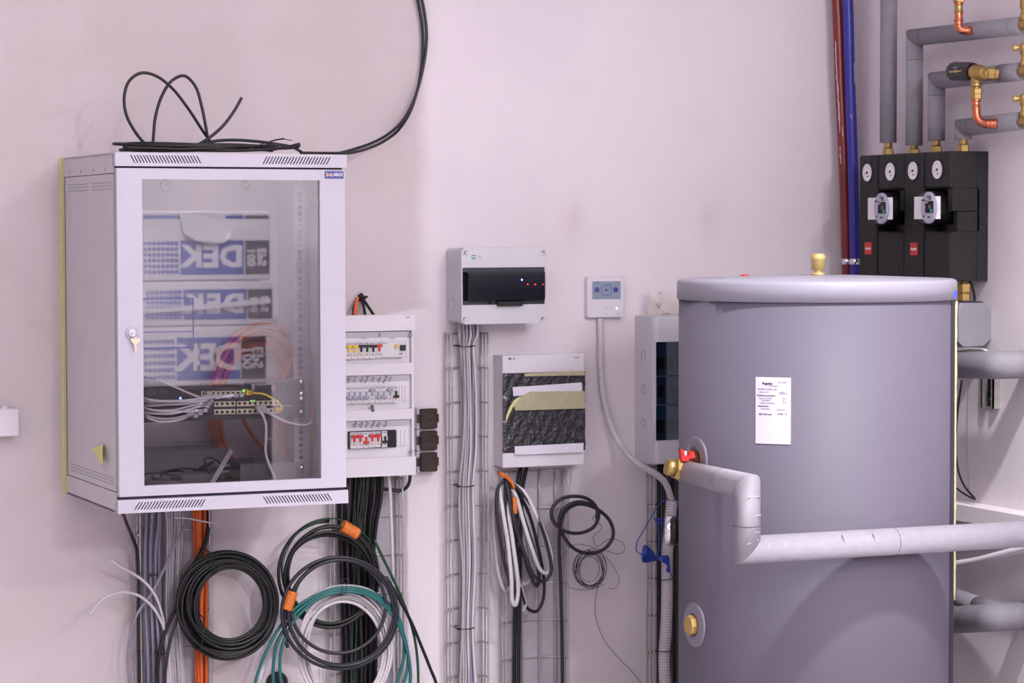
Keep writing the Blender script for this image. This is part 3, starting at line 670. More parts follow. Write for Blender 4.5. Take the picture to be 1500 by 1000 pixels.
def breaker(px0, px1, py0, py1, tog, col, style, par, red=True):
    x0, x1, z0, z1 = rect(px0+.25, px1-.25, py0, py1, MO)
    h = z1-z0; y = -MO
    b = part('circuit_breaker', MB().box(x0, x1, y+.004, y+.022, z0, z1).box(x0, x1, y, y+.006, z0+h*.28, z1-h*.34), M['module'], par)
    xm = (x0+x1)/2; w = x1-x0
    if style == 'up': zc, zs0, zs1 = z1-h*.24, z1-h*.60, z1-h*.24
    else: zc, zs0, zs1 = z0+h*.36, z0+h*.36, z0+h*.70
    part('toggle', MB().box(xm-w*.48, xm+w*.48, y-.006, y+.004, zc-h*.075, zc+h*.075).box(xm-w*.18, xm+w*.18, y-.004, y+.002, zs0, zs1), col, b)
    part('indicator', MB().box(xm-w*.10, xm+w*.10, y-.0006, y, z0+h*.20, z0+h*.25), M['red'] if red else M['ink'], b)
    letters('EATON', .0030, Vector((xm, y+.0034, z1-h*.10)), M['blueink'], b, bold=.0001)
    return b
for a, b in ((506, 515.3), (515.3, 524.8)): breaker(a, b, 501.5, 526, 'up', M['yellow'], 'up', fb)
for a, b in ((524.8, 533.3), (533.3, 542), (542, 551)): breaker(a, b, 500.8, 525, 'up', M['black'], 'up', fb)
breaker(551, 559.8, 500.3, 524, 'up', M['red'], 'up', fb)
x0, x1, z0, z1 = rect(560, 594, 499.5, 523, MO); h = z1-z0
rc = part('residual_current_switch', MB().box(x0, x1, -MO+.002, -MO+.022, z0, z1), M['module'], fb)
p = W(580.5, 507, MO); part('test_button', MB().lathe((p.x, -MO, p.z), (0, -1, 0), [(.0052, 0), (.0052, .004), (.004, .005)], 16), M['yellow'], rc)
p = W(589.5, 509, MO); part('lever', MB().box(p.x-.0075, p.x+.0075, -MO-.007, -MO+.002, p.z-.0075, p.z+.0075, bev=.0015), M['black'], rc)
p = W(587.5, 518, MO); part('marking', MB().box(p.x-.005, p.x+.005, -MO+.001, -MO+.002, p.z-.0014, p.z+.0014), mat('maroon_print', (130, 40, 54), .5, var=0), rc)
letters('EATON', .0032, Vector((W(564, 502.5, MO).x, -MO+.0016, W(564, 502.5, MO).z)), M['blueink'], rc)
e = (507, 515.3, 523.8, 532, 541.2, 549.8, 558.2, 567, 575.8)
for i in range(8): breaker(e[i], e[i+1], 566.8-i*.25, 591.2-i*.3, '', M['bgrey'], 'up' if i in (4, 7) else 'down', fb, red=i in (4, 7))
b = breaker(575.8, 584.2, 565, 589, '', M['black'], 'down', fb)
x0, x1, z0, z1 = rect(509.8, 580, 630.5, 656, FO-.013)
part('row_opening', MB().box(x0, x1, -FO+.011, -FO+.016, z0, z1), M['dark'], fb)
e = (514.3, 523.3, 532.1, 540.7, 549.4, 558.2)
for i in range(5): breaker(e[i], e[i+1], 633.5-i*.35, 657-i*.5, '', M['red'], 'down' if i == 2 else 'up', fb, red=i != 2)
breaker(560, 568.2, 631.5, 655, '', M['black'], 'down', fb, red=False)
for row in ((585, 597, 565, 588), (581, 598, 630, 653), (594.5, 599, 499, 523)):
    n = 3 if row[0] != 594.5 else 1
    for i in range(n):
        a = row[0]+(row[1]-row[0])*i/n; c = row[0]+(row[1]-row[0])*(i+1)/n
        o = part('blanking_strip', slab(a+.4, c-.2, row[2], row[3], FO-.013, .004), M['whiteb'], fb)
for px, py in ((602, 490.5), (602.5, 661)):
    p = W(px, py, FO); part('cover_screw', MB().lathe((p.x, -FO+.004, p.z), (0, -1, 0), [(.005, 0), (.005, .004), (.002, .005)], 14), M['dustgrey'], fb)
p = W(545.5, 598, FO); mb = text_mb('ROZV', .0042); 
tg = MB().box(-.0088, .0088, -.001, .001, -.0042, .0042); Mx = Matrix.Translation((p.x, -FO-.001, p.z)) @ Matrix.Rotation(math.radians(80), 4, 'Y')
tg.xf(Mx); tgo = part('printed_tag', tg, M['black'], fb); mb.xf(Matrix.Translation((0, -.0006, 0)) @ Matrix.Identity(4)); mb.xf(Matrix.Translation((p.x, -FO-.0012, p.z)) @ Matrix.Rotation(math.radians(80), 4, 'Y')); part('lettering', mb, M['white_ink'], tgo)
for s_, px, py in (('Moeller', 596.5, 464.5), ('Power cable', 535, 495.5), ('Power switch', 577, 495.3)):
    p = W(px, py, FO); letters(s_, .0040 if px > 596 else .0030, Vector((p.x, -FO-(.0036 if px > 590 else -.0145), p.z)), M['ink'], fb)
# cables coming out of a ragged hole in the wall into the top of the fuse box
hole = W(529, 436); t = thing('wall_hole', 'ragged cable hole broken in the plaster above the fuse box', 'hole', hole)
part('hole_shadow', MB().prism([(hole.x+.016*math.cos(a)*(1+.35*math.sin(3*a+1)), hole.z+.012*math.sin(a)*(1+.3*math.sin(5*a))) for a in [i*.449 for i in range(14)]], 'y', -.002, 0), M['dark'], t)
part('hole_rim', MB().tube([Vector((hole.x+.018*math.cos(a)*(1+.3*math.sin(3*a+1)), -.002, hole.z+.014*math.sin(a)*(1+.3*math.sin(5*a)))) for a in [i*.449 for i in range(15)]], .003, 6, 2), M['plaster'], t)
for pts, m, lab in (([(524, 436, .0), (521.5, 444, .03), (520, 462, .06)], 'orange', 'orange cable dropping from the wall hole into the fuse box'),
                 ([(528, 436, .0), (532, 445, .03), (535, 462, .06)], 'blackc', 'black cable in the middle of those dropping from the wall hole'),
                 ([(531, 437, .0), (538, 447, .03), (548, 462, .06)], 'blackc', 'black cable slanting right from the wall hole to the fuse box'),
                 ([(524, 438, .0), (518.5, 449, .02), (517, 462, .05)], 'darkg', 'dark cable just left of the orange one at the wall hole')):
    one('supply_cable', MB().tube([W(*p) for p in pts], .0042 if m != 'orange' else .0050, 8, 5), M[m], lab, 'cable')
# -- three brown sockets
for k, (py0, py1, w) in enumerate(((596.5, 628.5, 'top'), (629, 660, 'middle'), (660.5, 691.5, 'bottom'))):
    x0, x1, z0, z1 = rect(611.5, 640, py0, py1, .03)
    s = thing('wall_socket', 'dark brown covered socket in white frame, %s of three beside the fuse box' % w, 'socket', ((x0+x1)/2, 0, z0), 'brown sockets beside the fuse box')
    part('frame', MB().box(x0, x1, -.03, 0, z0, z1, bev=.004), M['whiteb'], s)
    cx, cz = (x0+x1)/2+.0012, (z0+z1)/2; w_ = (x1-x0)*.43; h_ = (z1-z0)*.455
    cv = part('cover', MB().box(cx-w_, cx+w_, -.044, -.028, cz-h_, cz+h_, bev=.004), M['brown'], s)
    part('round_recess', MB().lathe((cx, -.044, cz), (0, -1, 0), [(.019, -.001), (.019, .0006), (.016, .0006), (.0155, -.0005), (.014, -.0005)], 28), M['brown'], cv)
    for dx in (-.006, .006): part('contact_hole', MB().lathe((cx+dx, -.0445, cz-.002), (0, -1, 0), [(.0022, 0), (.0022, .0006)], 10), M['dark'], cv)
    for sg in (-1, 1): part('hinge_tab', MB().box(cx+sg*w_, cx+sg*(w_+.0065), -.036, -.024, cz-.012, cz+.012), M['brown'], s)
# -- enclosure with smoked window and red lights
EO = .13
x0, x1, z0, z1 = rect(676, 800.5, 362.5, 474, EO)
xw = W(655, 420, .012).x
en = thing('smoked_enclosure', 'light grey enclosure with smoked window, green mark and red lights inside', 'enclosure', ((x0+x1)/2, 0, z0))
part('base_box', MB().prism(rrect(x0+.006, x1-.002, z0+.002, z1-.002, .014, 4), 'y', -.088, 0, ch=.003), M['grey_shell'], en)
fx0_ = W(683, 420, EO).x
wx0, wx1, wz0, wz1 = rect(677.5, 798, 391.5, 446, EO)
part('front_frame', MB().ring(rrect(x0, x1, z0, z1, .014, 4), rrect(wx0, wx1, wz0, wz1, .0005, 4), 'y', -EO, -.094), M['grey_shell'], en)
part('window_recess', MB().box(wx0, wx1, -.10, -.096, wz0, wz1), mat('recess_dark', (48, 48, 58), .4, var=0), en)
for py, hh in ((395, .006), (443, .006)):
    z = W(740, py, EO).z; part('recess_lip', MB().box(wx0, wx1, -EO+.004, -.1, z-hh, z+hh), MATS['recess_dark'], en)
cx0, cx1, cz0, cz1 = rect(684.5, 797, 397.5, 440, EO)
part('smoked_window', MB().prism(rrect(cx0, cx1, cz0, cz1, .006), 'y', -EO-.010, -EO+.006, ch=.002), mat('smoked_acrylic', (26, 28, 36), .07, var=0, coat=.5), en)
lx0, lx1, lz0, lz1 = rect(727, 763, 441, 448, EO)
part('window_latch', MB().box(lx0, lx1, -EO-.014, -EO+.004, lz0, lz1, bev=.002), M['black'], en)
for px in (720, 765):
    p = W(px, 443, EO); part('latch_clip', MB().box(p.x-.006, p.x+.006, -EO-.008, -EO, p.z-.004, p.z+.004).box(p.x-.006, p.x+.006, -EO-.009, -EO, p.z+.004, p.z+.0055), M['black'], en)
for px, py, m, r in ((764.5, 409.8, 'lblue', .0030), (773, 416.3, 'lred', .0020), (784, 416.3, 'lred', .0020), (795.5, 416.3, 'lred', .0014)):
    p = W(px, py, EO+.01); part('indicator', MB().lathe((p.x, -EO-.0098, p.z), (0, -1, 0), [(r, 0), (r*.7, .0012)], 10), M[m], en)
for px, py, a in ((682, 370, .3), (795, 370, -.3), (680.5, 467.5, .2), (794.5, 467, 0)):
    p = W(px, py, EO); s = part('corner_screw', MB().lathe((p.x, -EO+.001, p.z), (0, -1, 0), [(.0105, 0), (.0105, .0012), (.009, .002), (.006, .0014)], 20), M['grey_shell'], en)
    part('screw_slot', MB().tube([(p.x+.0038*math.cos(t+a*4), -EO-.0016, p.z+.0045*math.sin(t+a*4)) for t in [i*.45 for i in range(10)]], .0009, 5, 1), M['ink'], s)
p = W(693.7, 376.4, EO); lg = part('logo_square', MB().box(p.x-.0058, p.x+.0058, -EO-.0007, -EO, p.z-.0058, p.z+.0058), M['green'], en)
letters('ZEZ', .0052, Vector((p.x, -EO-.0010, p.z)), M['white_ink'], lg, bold=.0002)
for s_, dz in (('elektro', .0026), ('serie', -.0030)): letters(s_, .0044, Vector((W(703, 376, EO).x, -EO-.0006, p.z+dz)), mat('faint_green_ink', (160, 196, 172), .5, var=0), en)
for y, zf_ in ((-.042, .72), (-.042, .24)):
    zc = z0+(z1-z0)*zf_; part('knockout', MB().tube([(x0+.0055, y+.016*math.cos(t), zc+.020*math.sin(t)) for t in [i*2*math.pi/24 for i in range(25)]], .0011, 5, 1), M['grey_shell'], en)
# -- taped-over fuse box
TO = .075
x0, x1, z0, z1 = rect(736.5, 856, 519, 683, TO)
tb = thing('taped_fuse_box', 'white fuse box covered with black film, masking tape and white strips', 'fuse box', ((x0+x1)/2, 0, z0))
part('housing', MB().box(x0+.003, x1-.003, -TO+.014, 0, z0+.003, z1-.002), M['whiteb'], tb)
cv = part('cover', MB().box(x0, x1, -TO, -TO+.016, z0, z1, bev=.003), M['whiteb'], tb)
fx0, fx1, fz0, fz1 = rect(736, 857, 545, 661, TO)
nx, nz = 44, 44; vs = []; r2 = random.Random(5)
def crum(i, j):
    return .0026+.0011*math.sin(i*.35+j*.9)+.0012*math.sin(i*1.1-j*.5+1)+r2.uniform(-.0011, .0011)
for j in range(nz+1):
    for i in range(nx+1):
        ed = .0006 if i in (0, nx) or j in (0, nz) else crum(i, j)
        ex = r2.uniform(-.0012, .0012) if i in (0, nx) else 0
        vs.append((fx0+(fx1-fx0)*i/nx+ex, -TO-.0012-max(.0003, ed), fz0+(fz1-fz0)*j/nz))
fs = [(j*(nx+1)+i, j*(nx+1)+i+1, (j+1)*(nx+1)+i+1, (j+1)*(nx+1)+i) for j in range(nz) for i in range(nx)]
n0 = len(vs)
vs += [(fx0, -TO, fz0), (fx1, -TO, fz0), (fx1, -TO, fz1), (fx0, -TO, fz1)]
fs.append((n0, n0+3, n0+2, n0+1))
part('plastic_film', MB().add(vs, fs, 0, True), M['film'], tb)
def strip(name, pts, m, off, label=None, th=.0008):
    v = [W(px, py, off) for px, py in pts]; n = len(v); v = [Vector((a.x, -off, a.z)) for a in v]
    mb = MB().add(v+[a+Vector((0, th, 0)) for a in v], [list(range(n)), list(range(n, 2*n))[::-1]]+[[i, (i+1) % n, n+(i+1) % n, n+i] for i in range(n)])
    return part(name, mb, m, tb, label)
mdir = mat('aged_masking_tape', (172, 166, 136), .7, var=.08, scale=40, bump=.2, bscale=60)
SO = TO+.0105
strip('masking_tape', [(769, 551), (768, 547), (856, 543), (857, 549.5)], mdir, SO, 'narrow strip of masking tape along the film top')
strip('label_strip', [(751, 567), (852.5, 560), (853, 573), (752, 580)], M['label'], SO-.0015, 'upper white paper strip')
strip('masking_tape', [(755, 601), (752, 592), (760, 582), (776, 573.5), (857, 572.5), (857, 598)], mdir, SO, 'wide piece of masking tape, torn at its left')
strip('torn_tape_end', [(741, 612), (746, 597), (753, 586), (762, 580), (760, 585), (751, 597), (744, 611), (742, 617)], M['tape'], SO+.002, 'torn twisted end of masking tape')
strip('label_strip', [(754, 653.5), (855, 648.5), (854.5, 662), (754.5, 666)], M['label'], SO-.002, 'lower white paper strip')
p = W(749.5, 525.5, TO); letters('PR - S', .0085, Vector((p.x, -TO-.0004, p.z)), M['ink'], tb, bold=.0003)
p = W(844.5, 523.5, TO); letters('Moeller 12', .0042, Vector((p.x, -TO-.0004, p.z)), M['ink'], tb)
# -- touch thermostat
HO = .022
x0, x1, z0, z1 = rect(860.5, 914.5, 404.5, 465, HO)
th = thing('touch_thermostat', 'white wall touch controller with grey screen on a corrugated conduit', 'thermostat', ((x0+x1)/2, 0, z0))
part('housing', MB().prism(rrect(x0, x1, z0, z1, .008, 5), 'y', -HO, 0, ch=.002), M['whiteb'], th)
sx0, sx1, sz0, sz1 = rect(867.5, 909, 412, 438, HO)
sc = part('screen', MB().prism(rrect(sx0, sx1, sz0, sz1, .002), 'y', -HO-.0008, -HO+.001), M['screen'], th)
def disc(px, py, r, m, par, name, off=HO, dy=.0009, th_=.0006):
    p = W(px, py, off); return part(name, MB().lathe((p.x, -off-dy, p.z), (0, -1, 0), [(r, 0), (r, th_)], 24), m, par)
disc(874.3, 424.4, .0078, M['iconp'], sc, 'icon'); disc(901.8, 424.3, .0078, M['iconp'], sc, 'icon')
def ringm(px, py, r, m, par, name, off=HO, dy=.0012, w=.0006, a0=0, a1=2*math.pi, rz=None):
    p = W(px, py, off); n = 28
    return part(name, MB().tube([(p.x+r*math.cos(a0+(a1-a0)*i/n), -off-dy, p.z+(rz or r)*math.sin(a0+(a1-a0)*i/n)) for i in range(n+1)], w, 5, 1), m, par)
ringm(888.2, 424.3, .0166, M['iconp'], sc, 'circle_outline')
ringm(874.3, 424.6, .0034, M['screen'], sc, 'clock_symbol', dy=.0016, w=.0004)
ringm(888.2, 419, .0022, M['iconp'], sc, 'leaf_symbol', w=.0003)
p = W(888.2, 424.8, HO); letters('AI', .0125, Vector((p.x, -HO-.0012, p.z)), M['ink'], sc)
for px, s_ in ((874, '12:45 MON'), (903, 'OK 21.5')): p = W(px+1.5, 413.2, HO); letters(s_, .0036, Vector((p.x, -HO-.0010, p.z)), M['ink'], sc)
for px, py, s_ in ((888.3, 443.5, '^'), (872.8, 451.5, '<'), (881.3, 451.5, '<'), (888.2, 451.5, 'OK'), (895, 451.5, '>'), (888.5, 459, 'v')):
    p = W(px, py, HO); letters(s_, .0050, Vector((p.x, -HO-.0004, p.z)), M['inkl'], th, 'touch_key')
disc(903.5, 451.5, .0030, M['lwhite'], th, 'lit_key', dy=.0002)
p = W(905.5, 459.5, HO); part('sticker', MB().box(p.x-.0125, p.x+.0125, -HO-.0006, -HO, p.z-.004, p.z+.004), M['label'], th)
letters('175/24', .0055, Vector((p.x, -HO-.0009, p.z)), M['inkl'], th, shear=.2)
def corrugated(name, pts, r, label, m, k=10, pitch=.0052, dr=.24):
    P_ = catmull(pts, k); out = []; acc = 0
    L = [0]
    for a, b in zip(P_, P_[1:]): L.append(L[-1]+(b-a).length)
    n = int(L[-1]/(pitch/4)); j = 0
    for i in range(n+1):
        s_ = L[-1]*i/n
        while j < len(L)-2 and L[j+1] < s_: j += 1
        f = (s_-L[j])/max(1e-9, L[j+1]-L[j]); out.append(P_[j].lerp(P_[j+1], min(1, f)))
    rr = [r*(1, 1-dr*.5, 1-dr, 1-dr*.5)[i % 4] for i in range(len(out))]
    return one(name, MB().tube(out, rr, 10, 1), m, label, 'conduit')
mcon = mat('conduit_grey', (206, 200, 208), .5, var=.03)
corrugated('corrugated_conduit', [W(*p) for p in ((879, 466, .012), (879.5, 500, .012), (880, 540, .012), (884, 580, .014), (895, 624, .02), (915, 660, .06), (940, 682, .12), (962, 695, .12), (975, 708, .1), (983.5, 731, .07))], .0098, 'thin pale corrugated conduit curving down from the touch controller', mcon)
corrugated('corrugated_conduit', [W(*p) for p in ((984, 733, .075), (981, 770, .075), (977.5, 810, .075), (977, 870, .075), (975.5, 920, .075), (973, 960, .075), (974, 1010, .075), (974, 1060, .075))]+[Vector((W(974, 1010, .075).x, -.075, .02))], .0185, 'thick pale corrugated conduit standing beside the storage tank', mcon, pitch=.0078, dr=.2)
# -- tall enclosure behind the tank with a bag on it
LO = .115
x0 = W(955.5, 570, LO).x; x1 = x0+.30; z1 = W(970, 463, LO).z; z0 = W(970, 679.5, LO).z
te = thing('tall_enclosure', 'tall grey enclosure with blue smoked window half behind the tank', 'enclosure', ((x0+x1)/2, 0, z0))
part('base_box', MB().box(x0, x1, -LO+.03, 0, z0, z1, bev=.003), M['grey_shell'], te)
wx0, wz0, wz1 = W(961, 570, LO).x, W(970, 645, LO).z, W(970, 500.5, LO).z
wx1 = x1-.03
part('front_frame', MB().ring(rrect(x0, x1, z0, z1, .004), rrect(wx0, wx1, wz0, wz1, .002), 'y', -LO, -LO+.03), M['grey_shell'], te)
for za, zb in ((wz1, z1-.004), (z0+.004, wz0)):
    mb = MB(); xa = x0+.014
    yo = -LO-.005
    mb.add([(x0+.008, -LO, za), (wx1, -LO, za), (wx1, -LO, zb), (x0+.008, -LO, zb), (x0+.020, yo, za+(.0 if za == wz1 else 0)), (wx1, yo, za), (wx1, yo, zb-.004), (x0+.016, yo, zb-.004)], [(4, 5, 6, 7), (0, 4, 7, 3), (0, 1, 5, 4), (3, 7, 6, 2), (1, 2, 6, 5)])
    part('raised_panel', mb, M['grey_shell'], te)
part('back_plate', MB().box(wx0, wx1, -.040, -.036, wz0, wz1), mat('blue_dim_plate', (70, 88, 104), .6, var=.1), te)
for i, py in enumerate((530, 572, 622)):
    z = W(970, py, .07).z; o = part('device_row', MB().box(wx0+.030, wx1-.02, -.075, -.04, z-.028, z+.020), mat('device_grey', (120, 136, 150), .5, var=.06), te)
    for j in range(5): part('device', MB().box(wx0+.012+j*.034, wx0+.042+j*.034, -.085, -.075, z-.022, z+.016, bev=.002), MATS['device_grey'] if (i+j) % 2 else mat('device_dark', (60, 74, 92), .5, var=.06), o)
part('window_pane', MB().box(wx0, wx1, -LO+.004, -LO+.008, wz0, wz1), M['smokedblue'], te)
part('window_frame', MB().ring(rrect(wx0+.001, wx1, W(970, 594, LO).z, W(970, 550, LO).z), rrect(wx0+.004, wx1-.003, W(970, 592, LO).z, W(970, 552, LO).z), 'y', -LO+.001, -LO+.004), M['slit'], te)
part('orange_wire', MB().tube([W(992, 556, .1), W(985, 560, .1), W(981, 570, .1), W(983, 580, .1), W(992, 586, .1)], .0035, 8, 5), M['orange'], te)
for py in (519.5, 569.5, 619):
    zc = W(940, py, .05).z; part('knockout', MB().tube([(x0-.0004, -.058+.013*math.cos(t), zc+.013*math.sin(t)) for t in [i*2*math.pi/24 for i in range(25)]], .0009, 5, 1), M['dustgrey'], te)
# crumpled bag
a = W(946, 460, .05); b = W(1004, 430, .05); r2 = random.Random(3); vs = []; fs = []; nx, nz = 16, 10
zb0 = z1+.0015
for side in (0, 1):
    for j in range(nz+1):
        for i in range(nx+1):
            u, v = i/nx, j/nz
            x = a.x+.003+u*.125+v*.006; top = W(951, 424.5, .05).z-u*.022
            z = zb0+v*(top-zb0)
            puff = .022*math.sin(math.pi*min(1, u*1.05))**.6*max(0, (1-v))**.7
            y = -.055+(-1 if side == 0 else 1)*(puff+.0012)+.003*math.sin(7*u+5*v+side*2)+r2.uniform(-.0008, .0008)
            vs.append((x, y, z))
n1 = (nx+1)*(nz+1)
for side in (0, 1):
    for j in range(nz):
        for i in range(nx):
            k = side*n1+j*(nx+1)+i; fs.append((k, k+1, k+nx+2, k+nx+1))
bg = thing('plastic_bag', 'small clear plastic bag with recycling mark on top of the tall enclosure', 'bag', (a.x+.06, -.055, zb0))
mbag = bpy.data.materials.new('hazy_bag_film'); mbag.use_nodes = True; bn = mbag.node_tree.nodes['Principled BSDF']
bn.inputs['Base Color'].default_value = srgb(226, 214, 210); bn.inputs['Roughness'].default_value = .22; bn.inputs['Alpha'].default_value = .38
part('film', MB().add(vs, fs, 0, True), mbag, bg)
c = W(965.5, 446, .085); tri = [(c.x+.0105*math.cos(t), -.083, c.z+.0105*math.sin(t)) for t in (math.radians(-90), math.radians(30), math.radians(150), math.radians(-90))]
part('recycling_mark', MB().tube(tri, .0009, 5, 1, mitre=True), M['ink'], bg)
letters('04', .006, Vector((c.x, -.0835, c.z+.001)), M['ink'], bg); letters('PE-LD', .0045, Vector((c.x, -.0835, c.z+.0135)), M['inkl'], bg)
p = W(970, 428.5, .07); part('printed_tick', MB().tube([(p.x-.003, -.062, p.z+.001), (p.x, -.062, p.z-.002), (p.x+.003, -.062, p.z+.001)], .0009, 5, 1), M['ink'], bg)
p = W(975, 460.5, .08); part('printed_edge', MB().tube([(p.x-.010, -.082, p.z), (p.x-.003, -.083, p.z+.003), (p.x+.004, -.083, p.z+.003), (p.x+.010, -.082, p.z)], .0009, 5, 3), M['ink'], bg)
# -- light switch at the left edge
x0, x1, z0, z1 = rect(-30, 28, 599.5, 640, .05)
ls = thing('light_switch', 'white surface mounted switch on the wall, left of the glass cabinet', 'switch', ((x0+x1)/2, 0, z0))
part('housing', MB().box(x0, x1, -.05, 0, z0, z1, bev=.005), M['whiteb'], ls)
part('rocker', MB().box(x0+.006, x1-.002, -.055, -.048, z0+.002, W(10, 606, .05).z, bev=.002), M['whiteb'], ls)
p = W(7, 598, .03); part('cable_gland', MB().lathe((p.x, -.025, z1-.004), (0, 0, 1), [(.010, 0), (.010, .004), (.006, .012)], 14), M['whiteb'], ls)
# ------------------------------------------------------------------ wire basket trays
def tray(label, px0, px1, y0, pitch_px, back, depth, longs, ymid=800):
    """U-shaped basket tray: each long wire and each U-shaped cross wire is a part"""
    xl = W(px0, ymid, depth).x; xr = W(px1, ymid, depth).x; zt = W((px0+px1)/2, y0, depth).z
    pz = W((px0+px1)/2, y0, depth).z-W((px0+px1)/2, y0+pitch_px, depth).z
    t = thing('basket_tray', label, 'cable tray', ((xl+xr)/2, 0, .02), 'wire basket cable trays on the back wall')
    r = .0026; zb = .02; w = xr-xl
    pos = [(xl, -depth), (xr, -depth), (xl, -(depth+back)/2), (xr, -(depth+back)/2)] + [(xl+w*f, -back) for f in longs]
    n = int((zt-zb)/pz)
    for x, y in pos:
        pts = [Vector((x, y, zb+(zt-zb)*i/12)) for i in range(13)]
        for p in pts[1:-1]: p.x += rnd.uniform(-.0012, .0012)
        part('long_wire', MB().tube(pts, r, 6, 1), M['steel'], t)
    for k in range(n+1):
        z = zt-.004-k*pz
        for dz in ((0,) if back > .01 else (0,)):
            pts = [(xl-r, -depth, z), (xl-r, -back-.012, z), (xl+.010, -back+.003, z), (xr-.010, -back+.003, z), (xr+r, -back-.012, z), (xr+r, -depth, z)]
            part('cross_wire', MB().tube(pts, r, 6, 3), M['steel'], t)
    return t
tray('wire basket tray of grey and orange cables under the glass cabinet', 205, 307, 720, 58.3, .012, .062, (0, .33, .68, 1))
tray('wire basket tray of black cables under the three-row fuse box', 490, 590, 701, 57, .012, .062, (0, .35, .62, 1))
tray('narrow wire basket tray holding the tied grey bundle under the smoked enclosure', 663, 715, 487, 50.8, .012, .06, (0, 1))
tray('wire basket tray under the taped fuse box with cable loops hung on it', 743, 832, 690, 55.4, .012, .06, (0, .36, .64, .9))
tray('wire basket tray below the tall enclosure, partly behind the tank', 958, 1010, 684, 54.4, .012, .06, (0, .5, 1))
# ------------------------------------------------------------------ cables standing in the trays
def bundle(name, label, group, n, stations, offs, m, r, jit=1.0, cat='cable', floor=True):
    """stations: (pixel row, left x, right x); every cable is an object of its own"""
    for i in range(n):
        f = (i+.5)/n; pts = []; sw = rnd.uniform(-.25, .25); ph = rnd.uniform(0, 6); o = offs[0]+(offs[1]-offs[0])*((i*7) % n)/max(1, n-1)
        for k, (py, a, b) in enumerate(stations):
            g = min(.97, max(.03, f+sw*.35*math.sin(k*1.3+ph)*jit))
            pts.append(W(a+(b-a)*g, py, o+.004*math.sin(k*1.7+ph)))
        if floor: q = pts[-1].copy(); q.z = .02; pts.append(q)
        mm = m[rnd.randrange(len(m))] if isinstance(m, (list, tuple)) else m
        one(name, MB().tube(pts, r, 8, 4), M[mm], label, cat, group)
bundle('grey_cable', 'lavender grey cable in the left upright bunch under the glass cabinet', 'lavender grey cables under the glass cabinet', 10, [(742, 210, 240), (770, 209, 238), (800, 208, 235), (850, 208, 236), (900, 210, 237), (950, 212, 239), (1010, 213, 241)], (.02, .07), ['grey'], .0040)
bundle('white_cable', 'pale grey cable in the middle bunch of the tray under the glass cabinet', 'pale cables under the glass cabinet', 8, [(742, 236, 270), (780, 239, 268), (830, 240, 266), (890, 240, 264), (950, 244, 268), (1010, 247, 272)], (.025, .06), ['lightc', 'lightc', 'lightc', 'whitec'], .0038, jit=.6)
bundle('orange_cable', 'orange cable in the upright bunch behind the big black coil', 'orange cables in the tray under the glass cabinet', 5, [(742, 282, 303), (790, 284, 302), (850, 286, 304), (920, 285.5, 304), (1010, 286, 305)], (.025, .045), ['orange'], .0052, jit=.25)
bundle('black_cable', 'black cable in the dense upright bunch below the three-row fuse box', 'black cables below the three-row fuse box', 14, [(690, 497, 562), (730, 494, 560), (770, 494, 553), (830, 496, 550), (900, 500, 552), (960, 502, 552), (1010, 502, 551)], (.02, .055), ['blackc', 'blackc', 'blackc', 'darkg', 'blackc'], .0052, jit=.45)
bundle('black_cable', 'black cable with green stripe in the bunch below the three-row fuse box', 'green striped cables below the three-row fuse box', 2, [(690, 526, 545), (760, 519, 535), (830, 517, 530), (900, 514, 527), (1010, 512, 520)], (.058, .062), ['greenc'], .0016, jit=.2)
bundle('grey_cable', 'grey cable in the tied bundle under the smoked enclosure', 'tied grey cables under the smoked enclosure', 13, [(470, 668, 704), (490, 671, 702), (507, 673, 696), (540, 674, 699), (600, 676, 701), (660, 675, 700), (712, 672, 695), (770, 672, 697), (830, 674, 699), (920, 673, 695), (1010, 671, 700)], (.02, .062), ['grey', 'lightc', 'grey', 'lightc', 'grey', 'lightc', 'whitec'], .0034, jit=.9)
bundle('black_cable', 'black cable running straight down the middle of the tray with hung loops', 'straight black cables in the tray with hung loops', 2, [(684, 758, 776), (720, 755, 768), (780, 754, 766), (880, 752, 763), (1010, 750, 763)], (.02, .03), ['blackc'], .0056, jit=.1)
bundle('black_cable', 'black cable in the dark tray left of the thick conduit by the tank', 'black cables behind the thick conduit', 5, [(676, 962, 996), (760, 961, 998), (860, 961, 1000), (1010, 961, 1000)], (.018, .028), ['blackc', 'darkg'], .0066, jit=.3)
# single cables
def cable(label, pts, m, r, name='cable', k=5, floor=False, group=None):
    P_ = [W(*p) for p in pts]
    if floor: q = P_[-1].copy(); q.z = .02; P_.append(q)
    return one(name, MB().tube(P_, r, 8, k), M[m], label, 'cable', group)
cable('black cable coming out at the lower left corner of the glass cabinet', [(178, 746, .42), (186, 768, .25), (193, 785, .12), (200, 805, .075), (203, 850, .07), (203, 930, .07), (204, 1010, .07)], 'blackc', .0048, 'black_cable', floor=True)
cable('thin grey cable crossing diagonally in front of the cable bunches', [(279, 752, .06), (268, 775, .08), (252, 808, .09), (238, 838, .09), (220, 872, .09), (202, 897, .09), (191, 930, .09), (187, 965, .085), (190, 1010, .08)], 'grey', .0038, 'grey_cable', floor=True)
cable('pale cable with free end pointing left, the upper of two', [(161, 818, .13), (176, 829, .12), (200, 843, .10), (215, 855, .095), (229, 875, .09), (236, 895, .085), (241, 920, .08), (246, 1010, .07)], 'whitec', .0040, 'white_cable', floor=True)
cable('pale cable with free end drooping left, the lower of two', [(131, 901, .14), (144, 884, .13), (160, 872, .12), (180, 867, .11), (203, 872, .10), (221, 886, .095), (234, 905, .09), (243, 930, .085), (250, 1010, .07)], 'whitec', .0040, 'white_cable', floor=True)
